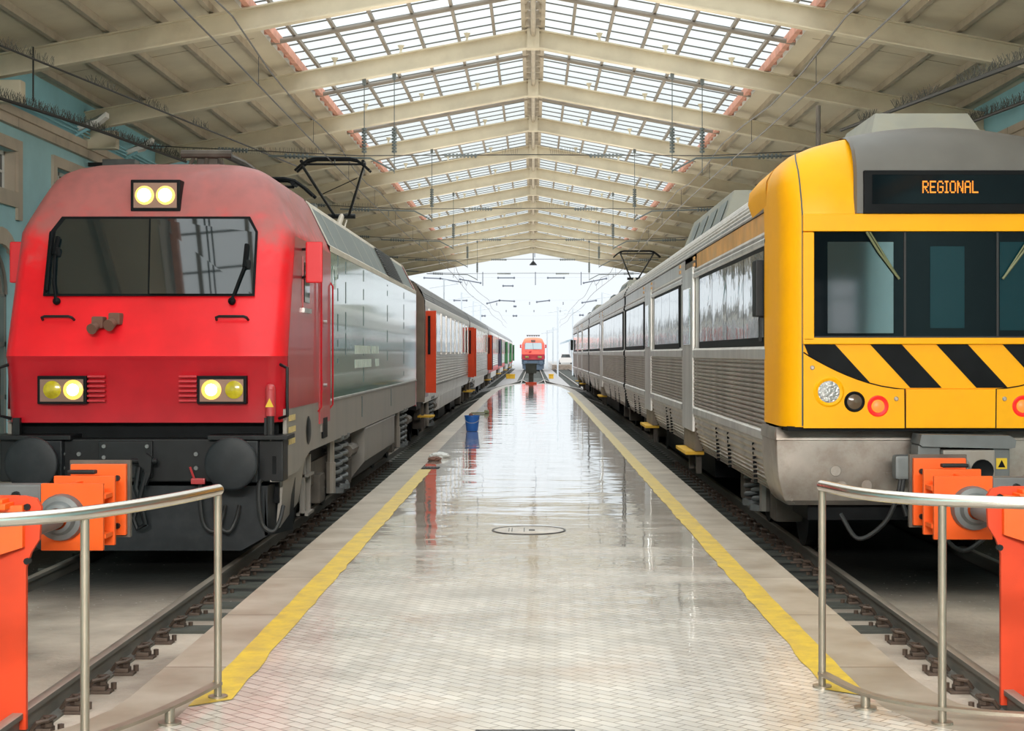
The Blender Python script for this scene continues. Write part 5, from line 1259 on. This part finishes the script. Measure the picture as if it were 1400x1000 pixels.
# ------------------------------------------------------------------ overhead line, cables, lamps
def wire(name, pts, r, m, label, cat='overhead wire', seg=5):
    mb = MB(); mb.tube(pts, r, seg); b = Vector(pts[0]); bmesh.ops.translate(mb.bm, verts=mb.bm.verts, vec=-b)
    return tag(obj(name, mb, m, None, 60, loc=b), label, cat)
for s, xx, nm in ((-1, XL, 'left'), (1, XR, 'right')):
    t = thing('overhead_line', (xx, 8, EYE + 3.7), 'overhead contact and carrier wires strung above the %s track' % nm, 'overhead wire')
    stag = lambda y: .12 * math.sin(y * .11)
    cw = [(stag(y), y - 8, .05 if y < 100 else .05) for y in range(8, 236, 6)]
    mb = MB(); mb.tube(cw, .012, 5); obj('contact_wire', mb, M['wire'], t)
    mw = [(stag(y), y - 8, .62 - .24 * math.sin(PI * ((y - 30.9) % 11.46) / 11.46) if y < 96 else .9 - .22 * math.sin(PI * ((y - 96) % 40) / 40)) for y in range(8, 236, 3)]
    mb = MB(); mb.tube(mw, .012, 5); obj('carrier_wire', mb, M['wire'], t)
    mb = MB()
    for y in range(10, 96, 6): mb.tube([(stag(y), y - 8, .05), (stag(y), y - 8, .45)], .006, 4)
    obj('dropper_wires', mb, M['wire'], t)
def insul(mb, a, b, n=7, r=.045):
    a, b = Vector(a), Vector(b); mb.cyl(a, b, r * .4, 6)
    for k in range(n): c = a + (b - a) * ((k + .5) / n); d = (b - a).normalized() * .02; mb.cyl(c - d, c + d, r, 8)
for i, y in enumerate([BEAMS[7], BEAMS[9], BEAMS[11], BEAMS[13], BEAMS[15]]):
    z = EYE + 3.88
    t = thing('cross_span', (0, y, z), 'insulated cross-span wire hung from the %s visible roof frame, over both tracks' % ORD[BEAMS.index(y) - 6], 'overhead wire', 'cross spans under the roof')
    mb = MB(); mb.tube([(-7.6, 0, .2), (-3.4, 0, 0), (0, 0, .02), (3.4, 0, 0), (7.6, 0, .2)], .010, 5); obj('span_wire', mb, M['wire'], t)
    for s in (-1, 1):
        mb = MB(); insul(mb, (s * 1.1, 0, 0), (s * 1.75, 0, 0), 9); obj('insulator', mb, M['insul'], t)
        mb = MB(); insul(mb, (s * 5.6, 0, .1), (s * 6.2, 0, .13), 9); obj('insulator', mb, M['insul'], t)
    for s in (-1, 1):
        for x in (2.73,) if i else (2.73, 3.32):
            mb = MB(); zt = zr(x) - .55 - z; mb.cyl((s * x, 0, zt), (s * x, 0, -.35), .009, 5); insul(mb, (s * x, 0, .55), (s * x, 0, .05), 8, .05); mb.box((s * x, 0, zt - .05), (.07, .07, .12)); obj('hanger_rod', mb, M['insul'], t)
        mb = MB(); mb.tube([(s * 2.73, 0, -.3), (s * 3.2, 0, -.05), (s * 5.2, 0, -.0)], .02, 6); insul(mb, (s * 4.4, 0, -.02), (s * 4.9, 0, 0), 6, .05); mb.tube([(s * 3.9, 0, -.02), (s * 3.9, 0, -.2)], .012, 5); obj('registration_arm', mb, M['insul'], t)
    mb = MB(); rr = random.Random(i)
    if i < 2:
        for x0, x1 in ((-7.2, -4.2), (.35, 1.0), (-.6, -.3)):
            x = x0
            while x < x1: mb.cyl((x, 0, .03), (x + rr.uniform(-.03, .03), rr.uniform(-.03, .03), .16), .003, 3); x += .035
        obj('bird_spikes', mb, M['spike'], t)['kind'] = 'stuff'
def spiky(name, pts, r, spans, label, dens=.04, h=.14):
    b = Vector(pts[0]); t = thing(name, b, label, 'cable'); pv = [Vector(p) - b for p in pts]
    mb = MB(); mb.tube(pv, r, 6); obj('cable_run', mb, M['wire'], t)
    mb = MB(); rr = random.Random(len(label)); L = (pv[-1] - pv[0]).length; a = 0
    for u0, u1 in spans:
        u = u0
        while u < u1:
            p = pv[0].lerp(pv[-1], u); mb.cyl(p, p + Vector((rr.uniform(-.09, .09), rr.uniform(-.04, .04), rr.uniform(.6, 1.0) * h)), .0035, 3); u += dens / L
    obj('bird_spikes', mb, M['spike'], t)['kind'] = 'stuff'
spiky('spiked_cable', [tuple(P(-10, 58, 20)), tuple(P(415, 231, 36))], .016, [(0, .12), (.2, .27), (.33, .42), (.5, .56)], 'black feeder cable with bird spikes crossing under the left roof slope')
for s, nm in ((-1, 'left'), (1, 'right')):
    spiky('spiked_cable', [(-7.95, 21.5, EYE + 3.70), (-7.95, 28, EYE + 4.04), (-7.95, 36, EYE + 4.38)] if s < 0 else [(7.95, 22.5, EYE + 3.95), (7.95, 26, EYE + 4.09), (7.95, 30.6, EYE + 4.28)], .03, [(0, 1)], 'thick cable bundle with bird spikes above the %s cornice' % nm, .022, .2)
spiky('spiked_cable', [tuple(P(1425, 74, 17)), tuple(P(1150, 178, 29))], .03, [(0, .3), (.4, .62), (.75, .85)], 'black feeder cable with bird spikes crossing under the right roof slope', .03, .16)
mbx = 0
for k in range(3):
    wire('conduit_pipe', [(-8.68, 14, 5.96 + .07 * k), (-8.68, 60, 5.96 + .07 * k)], .018, M['blue_dark'], 'slim blue conduit above the left cornice, %s of three' % ('lowest', 'middle', 'uppermost')[k], 'pipe')
for k, (y, lab) in enumerate(((30.0, 'white floodlight bracket above the left cornice before the second roof frame'), (33.6, 'white floodlight bracket above the left cornice behind the second roof frame'))):
    t = thing('floodlight', (-8.55, y, 5.95), lab, 'floodlight')
    mb = MB(); mb.slab([(-.15, 0, .05), (.25, -.1, .16), (.42, -.1, .30), (.42, .15, .30), (.2, .2, .14), (-.15, .1, .05)], (0, 0, .09)); obj('lamp_head', mb, M['white'], t)
    mb = MB(); mb.tube([(-.2, 0, -.05), (.1, 0, .1)], .03, 6); obj('bracket', mb, M['blue_dark'], t)
t = thing('floodlight', (-8.2, 31.2, 5.5), 'grey box lamp under the left end of the second roof frame', 'floodlight'); mb = MB(); mb.bx(-.3, .35, -.2, .2, -.12, .08, .02); mb.mi = 1; mb.bx(-.62, -.3, -.05, .05, -.05, .03); obj('lamp_head', mb, [M['greymetal'], M['dark']], t)
for s, y, lab in ((-1, 24.6, 'thin hanger rod down to the cable by the left wall'), (1, 24.6, 'thin hanger rod down to the cable by the right wall')):
    wire('hanger_rod', [(s * 7.95, y + .4, zr(7.95) - .2), (s * 7.95, y + .4, EYE + 4.0)], .014, M['wire'], lab, 'rod')
t = thing('pendant_lamp', (0, 94.0, zr(0) - .55), 'small dark bell lamp hanging from the ridge at the open end', 'lamp')
mb = MB(); mb.cyl((0, 0, -.55), (0, 0, .0), .03, 6); obj('stem', mb, M['dark'], t); mb = MB(); mb.lathe([(.04, 0), (.1, -.06), (.22, -.2), (.23, -.24), (0, -.22)], (0, 0, -.5), 'z', 14); obj('lamp_shade', mb, M['dark'], t)

# overhead line outside, mist painted into its pale colours
def out_span(y, z, segs, vert, lab):
    t = thing('cross_span', (0, y, z), lab, 'overhead wire', 'cross spans beyond the roof')
    mb = MB(); mb.tube([(-12, 0, .1), (0, 0, 0), (12, 0, .1)], .006, 4); obj('span_wire', mb, M['wire_far'], t)
    for (xa, za), (xb, zb_) in segs: mb = MB(); mb.tube([(xa, 0, za), (xb, 0, zb_)], .04 * y / 100, 6); mb.sph((xa, 0, za), .075 * y / 100, 6, 4); mb.sph((xb, 0, zb_), .075 * y / 100, 6, 4); obj('insulator', mb, M['insul_far'], t)
    for x, za, zb_ in vert: mb = MB(); mb.tube([(x, 0, za), (x, 0, zb_)], .028 * y / 100, 5); obj('hanger_rod', mb, M['insul_far'], t)
def o2(px, py, y, z): v = P(px, py, y); return (v.x, v.z - z)
for y, z0y, segs, vert, lab in (
    (103, 380, [((681, 380), (703, 380)), ((749, 380), (771, 380)), ((629, 382), (657, 387)), ((798, 387), (829, 381)), ((580, 380), (602, 381)), ((602, 381), (630, 386)), ((688, 391), (701, 391))], [(660, 372, 391), (732, 372, 390), (794.5, 372, 390), (731, 345, 352)], 'insulated cross-span just outside the open end of the roof'),
    (128, 411, [((683, 411), (703, 412)), ((666, 415), (683, 411)), ((734, 413), (751, 411)), ((796, 414), (815, 411)), ((621, 411), (638, 411))], [(679, 414, 418), (770, 413, 417), (724, 413, 417)], 'insulated cross-span, second beyond the roof'),
    (160, 432, [((702, 432), (706, 432)), ((659, 432), (663, 432)), ((793, 431), (797, 431)), ((703, 419), (705, 419))], [(692, 424, 427), (766, 424, 427), (730, 424, 427)], 'insulated cross-span, third beyond the roof')):
    z = EYE - (z0y - CY) / F * y
    out_span(y, z, [(o2(*a, y, z), o2(*b, y, z)) for a, b in segs], [(o2(px, pa, y, z)[0], o2(px, pa, y, z)[1], o2(px, pb, y, z)[1]) for px, pa, pb in vert], lab)
masts = [(762.5, 420, 493, 150, 'pale lattice mast right of the distant locomotive'), (783, 422, 470, 160, 'pale mast seen above the far carriage roof'), (748, 452, 488, 235, 'thin pale mast in the mist, nearest right of the distant locomotive'), (756, 448, 488, 245, 'thin pale mast in the mist, beside the lattice mast'),
         (657, 418, 490, 140, 'pale twin-arm mast above the left coaches'), (647, 412, 480, 130, 'pale mast rising behind the second coach'), (631, 400, 480, 112, 'pale mast rising behind the first coach'), (607, 382, 480, 98, 'pale mast nearest the open roof end on the left'), (823, 400, 470, 110, 'pale mast behind the middle carriage roof')]
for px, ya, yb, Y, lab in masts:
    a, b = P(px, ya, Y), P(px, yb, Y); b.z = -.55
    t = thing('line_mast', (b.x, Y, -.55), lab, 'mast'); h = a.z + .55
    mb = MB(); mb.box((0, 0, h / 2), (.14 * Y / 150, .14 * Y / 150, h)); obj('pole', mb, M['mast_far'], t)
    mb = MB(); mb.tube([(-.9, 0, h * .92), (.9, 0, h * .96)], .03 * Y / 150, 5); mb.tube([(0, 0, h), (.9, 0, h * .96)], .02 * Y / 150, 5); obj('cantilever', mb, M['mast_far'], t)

# ------------------------------------------------------------------ small things on and beyond the platform
def bucket():
    v = P(645.5, 590, 1.75 * F / (590 - CY)); t = thing('bucket', (v.x, v.y, 0), 'blue plastic bucket standing on the wet platform', 'bucket')
    mb = MB(); mb.lathe([(0, .005), (.125, .005), (.13, .02), (.165, .33), (.178, .335), (.178, .355), (.16, .355), (.125, .03), (0, .03)], (0, 0, 0), 'z', 28); obj('tub', mb, M['bucket'], t)
    mb = MB(); mb.tube([(.175 * math.cos(PI * k / 12), -.172 * math.sin(PI * k / 12) - .005, .31 - .12 * math.sin(PI * k / 12)) for k in range(13)], .006, 6); obj('handle', mb, M['lightmetal'], t)
    mb = MB(); mb.sph((-.03, .02, .36), .05); obj('sponge', mb, M['rag'], t)
bucket()
D_ = 1.75 * F / (566 - CY)
v = P(660, 566, D_); t = thing('floor_squeegee', (v.x, v.y, 0), 'olive squeegee lying on the platform beyond the blue bucket', 'cleaning tool')
mb = MB(); mb.tube([(-.32, -.25, .03), (-.1, -.1, .03), (.18, .12, .03)], .022, 6); obj('handle', mb, M['hose_green'], t); mb = MB(); mb.box((.1, .3, .05), (.12, .5, .09), .015); obj('blade', mb, M['hose_green'], t)
D_ = 1.75 * F / (640 - CY); v = P(589, 640, D_)
t = thing('drain_gully', (v.x, v.y, 0), 'small open drain with dark grate at the end of the left yellow line', 'drain'); mb = MB(); mb.bx(-.13, .13, -.16, .16, .002, .008); mb.mi = 1
for k in range(5): mb.bx(-.11 + k * .05, -.095 + k * .05, -.14, .14, .008, .014)
obj('grate', mb, [M['black'], M['manhole']], t)
v = P(601, 626, 1.75 * F / (626 - CY)); rr = random.Random(2)
def crumple(name, loc, r, m, label, cat, flat=.5, seed=1):
    mb = MB(); g = bmesh.ops.create_icosphere(mb.bm, subdivisions=3, radius=r); rr = random.Random(seed)
    for q in mb.bm.verts: q.co = Vector((q.co.x * rr.uniform(.75, 1.2), q.co.y * rr.uniform(.75, 1.2), max(-r * flat * .5, q.co.z * flat * rr.uniform(.7, 1.25))))
    zz = min(q.co.z for q in mb.bm.verts); bmesh.ops.translate(mb.bm, verts=mb.bm.verts, vec=Vector((0, 0, -zz)))
    o = obj(name, mb, m, None, 20, loc=loc); return tag(o, label, cat)
crumple('plastic_sheet', (v.x, v.y, 0.001), .17, M['litter'], 'crumpled white plastic sheet on the wet platform beside the drain', 'litter', .35, 3)
v = P(594, 630, 1.75 * F / (630 - CY)); crumple('floor_rag', (v.x, v.y, 0.001), .11, M['rag'], 'brown wet rag lying beside the white plastic sheet', 'rag', .4, 5)
crumple('bin_bag', (2.78, 8.55, -.55), .10, M['plastic_bag'], 'small crumpled black plastic bag beside the right rail', 'litter', .7, 9)
crumple('bin_bag', (-2.72, 8.25, -.55), .08, M['plastic_bag'], 'small crumpled black plastic bag beside the left rail', 'litter', .6, 11)
v = P(723, 725.5, 1.75 * F / (725.5 - CY)); t = thing('manhole_cover', (v.x, v.y, 0), 'round paved manhole cover ringed in iron in the middle of the platform', 'manhole cover')
mb = MB(); mb.lathe([(.345, .002), (.345, .006), (.365, .006), (.365, .002)], (0, 0, 0), 'z', 48); obj('iron_ring', mb, M['manhole'], t); mb = MB(); mb.lathe([(0, .003), (.344, .003)], (0, 0, 0), 'z', 48); obj('paved_lid', mb, M['paving'], t)
mb = MB(); mb.bx(.0, .06, -.05, .03, .003, .008)
for x in (-.2, -.17, -.05): mb.bx(x, x + .008, -.12, .18, .003, .005)
obj('lifting_slot', mb, M['manhole'], t)
v = P(718, 1000, 1.75 * F / (1000 - CY)); t = thing('inspection_cover', (v.x, v.y - .22, 0), 'square iron-framed inspection cover at the bottom edge of the platform', 'inspection cover')
mb = MB()
for x0, x1, y0, y1 in ((-.23, .23, .21, .225), (-.23, .23, -.225, -.21), (-.23, -.215, -.22, .22), (.215, .23, -.22, .22)): mb.bx(x0, x1, y0, y1, .001, .006)
obj('iron_frame', mb, M['manhole'], t); mb = MB(); mb.bx(-.214, .214, -.209, .209, .001, .003); obj('paved_lid', mb, M['paving'], t)
# signal post at the platform end
t = thing('platform_end_post', (-.12, 89.4, 0), 'dark green box on a post at the far tip of the platform', 'post')
mb = MB(); mb.bx(-.14, .14, -.1, .1, 0, .75, .01); obj('pole', mb, M['sleeper'], t); mb = MB(); mb.bx(-.31, .31, -.2, .2, .6, 1.12, .02); mb.bx(-.36, .36, -.22, .22, 1.1, 1.16); obj('equipment_box', mb, M['sleeper'], t); mb = MB(); mb.bx(-.32, .32, -.25, .2, 0, .1, .01); obj('red_base', mb, M['door_red'], t)
for px, py, w_, lab in ((698, 518, .8, 'yellow track-side box on the ground left of the middle track'), (753.5, 518, .42, 'small yellow track-side box on the ground right of the middle track')):
    Y = 2.30 * F / (py - CY); v = P(px, py, Y); t = thing('trackside_box', (v.x, v.y, -.55), lab, 'trackside box')
    mb = MB(); mb.bx(-w_ / 2, w_ / 2, -.3, .3, 0.0, .34, .03); obj('housing', mb, M['yellow_step'], t); mb = MB(); mb.bx(-w_ / 2 - .03, w_ / 2 + .03, -.33, .33, .34, .42, .02); obj('lid', mb, M['yellow_step'], t)
# bench by the left wall
t = thing('bench', (-8.05, 23.6, 0), 'brown slatted bench by the arched door behind the red locomotive', 'bench')
mb = MB()
for k in range(4): mb.bx(-.2 + k * .11, -.1 + k * .11, -.9, .9, .42, .46)
obj('seat', mb, M['wood'], t)
for y in (-.7, .7): mb = MB(); mb.tube([(-.2, y, 0), (-.15, y, .3), (-.2, y, .42), (.2, y, .42), (.15, y, .3), (.2, y, 0)], .02, 6); obj('leg', mb, M['lightmetal'], t)
t = thing('wall_sticker', (-8.80, 26.75, 1.98), 'small red, white and blue notice on the door jamb behind the locomotive', 'sign'); mb = MB(); mb.bx(0, .02, -.14, .14, 0, .22); obj('white_plate', mb, M['white'], t); mb = MB(); mb.bx(.02, .024, -.1, .1, .11, .19); obj('red_field', mb, M['red_panel'], t); mb = MB(); mb.bx(.02, .024, -.12, .12, -.02, .05); obj('blue_field', mb, M['bucket'], t)
# far side: canopy building in the mist
t = thing('platform_canopy', (11, 236, -.55), 'misty blue platform canopy building beyond the right train', 'building')
mb = MB(); mb.slab([(-6, 0, 4.2), (1.5, 0, 6.6), (9, 0, 4.6), (9, 0, 4.3), (1.5, 0, 6.2), (-6, 0, 3.9)], (0, 60, 0)); obj('canopy_roof', mb, M['blue_far'], t)
mb = MB(); mb.bx(-2, 8, 3, 55, 0, 4); obj('building_wall', mb, M['blue_far'], t)
for k in range(4): mb = MB(); mb.cyl((-4.5, 4 + k * 14, 0), (-4.5, 4 + k * 14, 4.3), .12, 8); obj('canopy_column', mb, M['mast_far'], t)
mb = MB(); mb.bx(2.6, 9.5, 214, 320, -.55, .15); struct('platform_far', mb, M['coping'], 'pale misty platform beyond the right train', 'platform')
for k, (x, y, m_, lab) in enumerate(((4.6, 222, 'white', 'white van parked in the mist beyond the right train'), (6.6, 226, 'greymetal', 'grey car parked in the mist beside the white van'))):
    t = thing('parked_car', (x, y, .15), lab, 'car')
    mb = MB(); mb.prism([(-.85, .25), (-.9, .8), (-.7, .95), (-.58, 1.5), (.58, 1.5), (.7, .95), (.9, .8), (.85, .25)], 0, 4.0); obj('body', mb, M[m_], t)
    mb = MB(); mb.slab([(-.66, -.01, .98), (.66, -.01, .98), (.54, -.01, 1.42), (-.54, -.01, 1.42)], (0, .03, 0)); obj('windscreen', mb, M['glass'], t)
    for sx in (-.8, .8):
        for sy in (.7, 3.2): mb = MB(); mb.cyl((sx - .1, sy, .3), (sx + .1, sy, .3), .3, 14); obj('wheel', mb, M['rubber'], t)
# mist
mb = MB(); mb.bx(-45, 70, 214.5, 700, -.54, 60)
tag(obj('mist', mb, haze_material()), 'white morning mist over the tracks beyond the distant locomotive', 'mist', None, 'stuff')
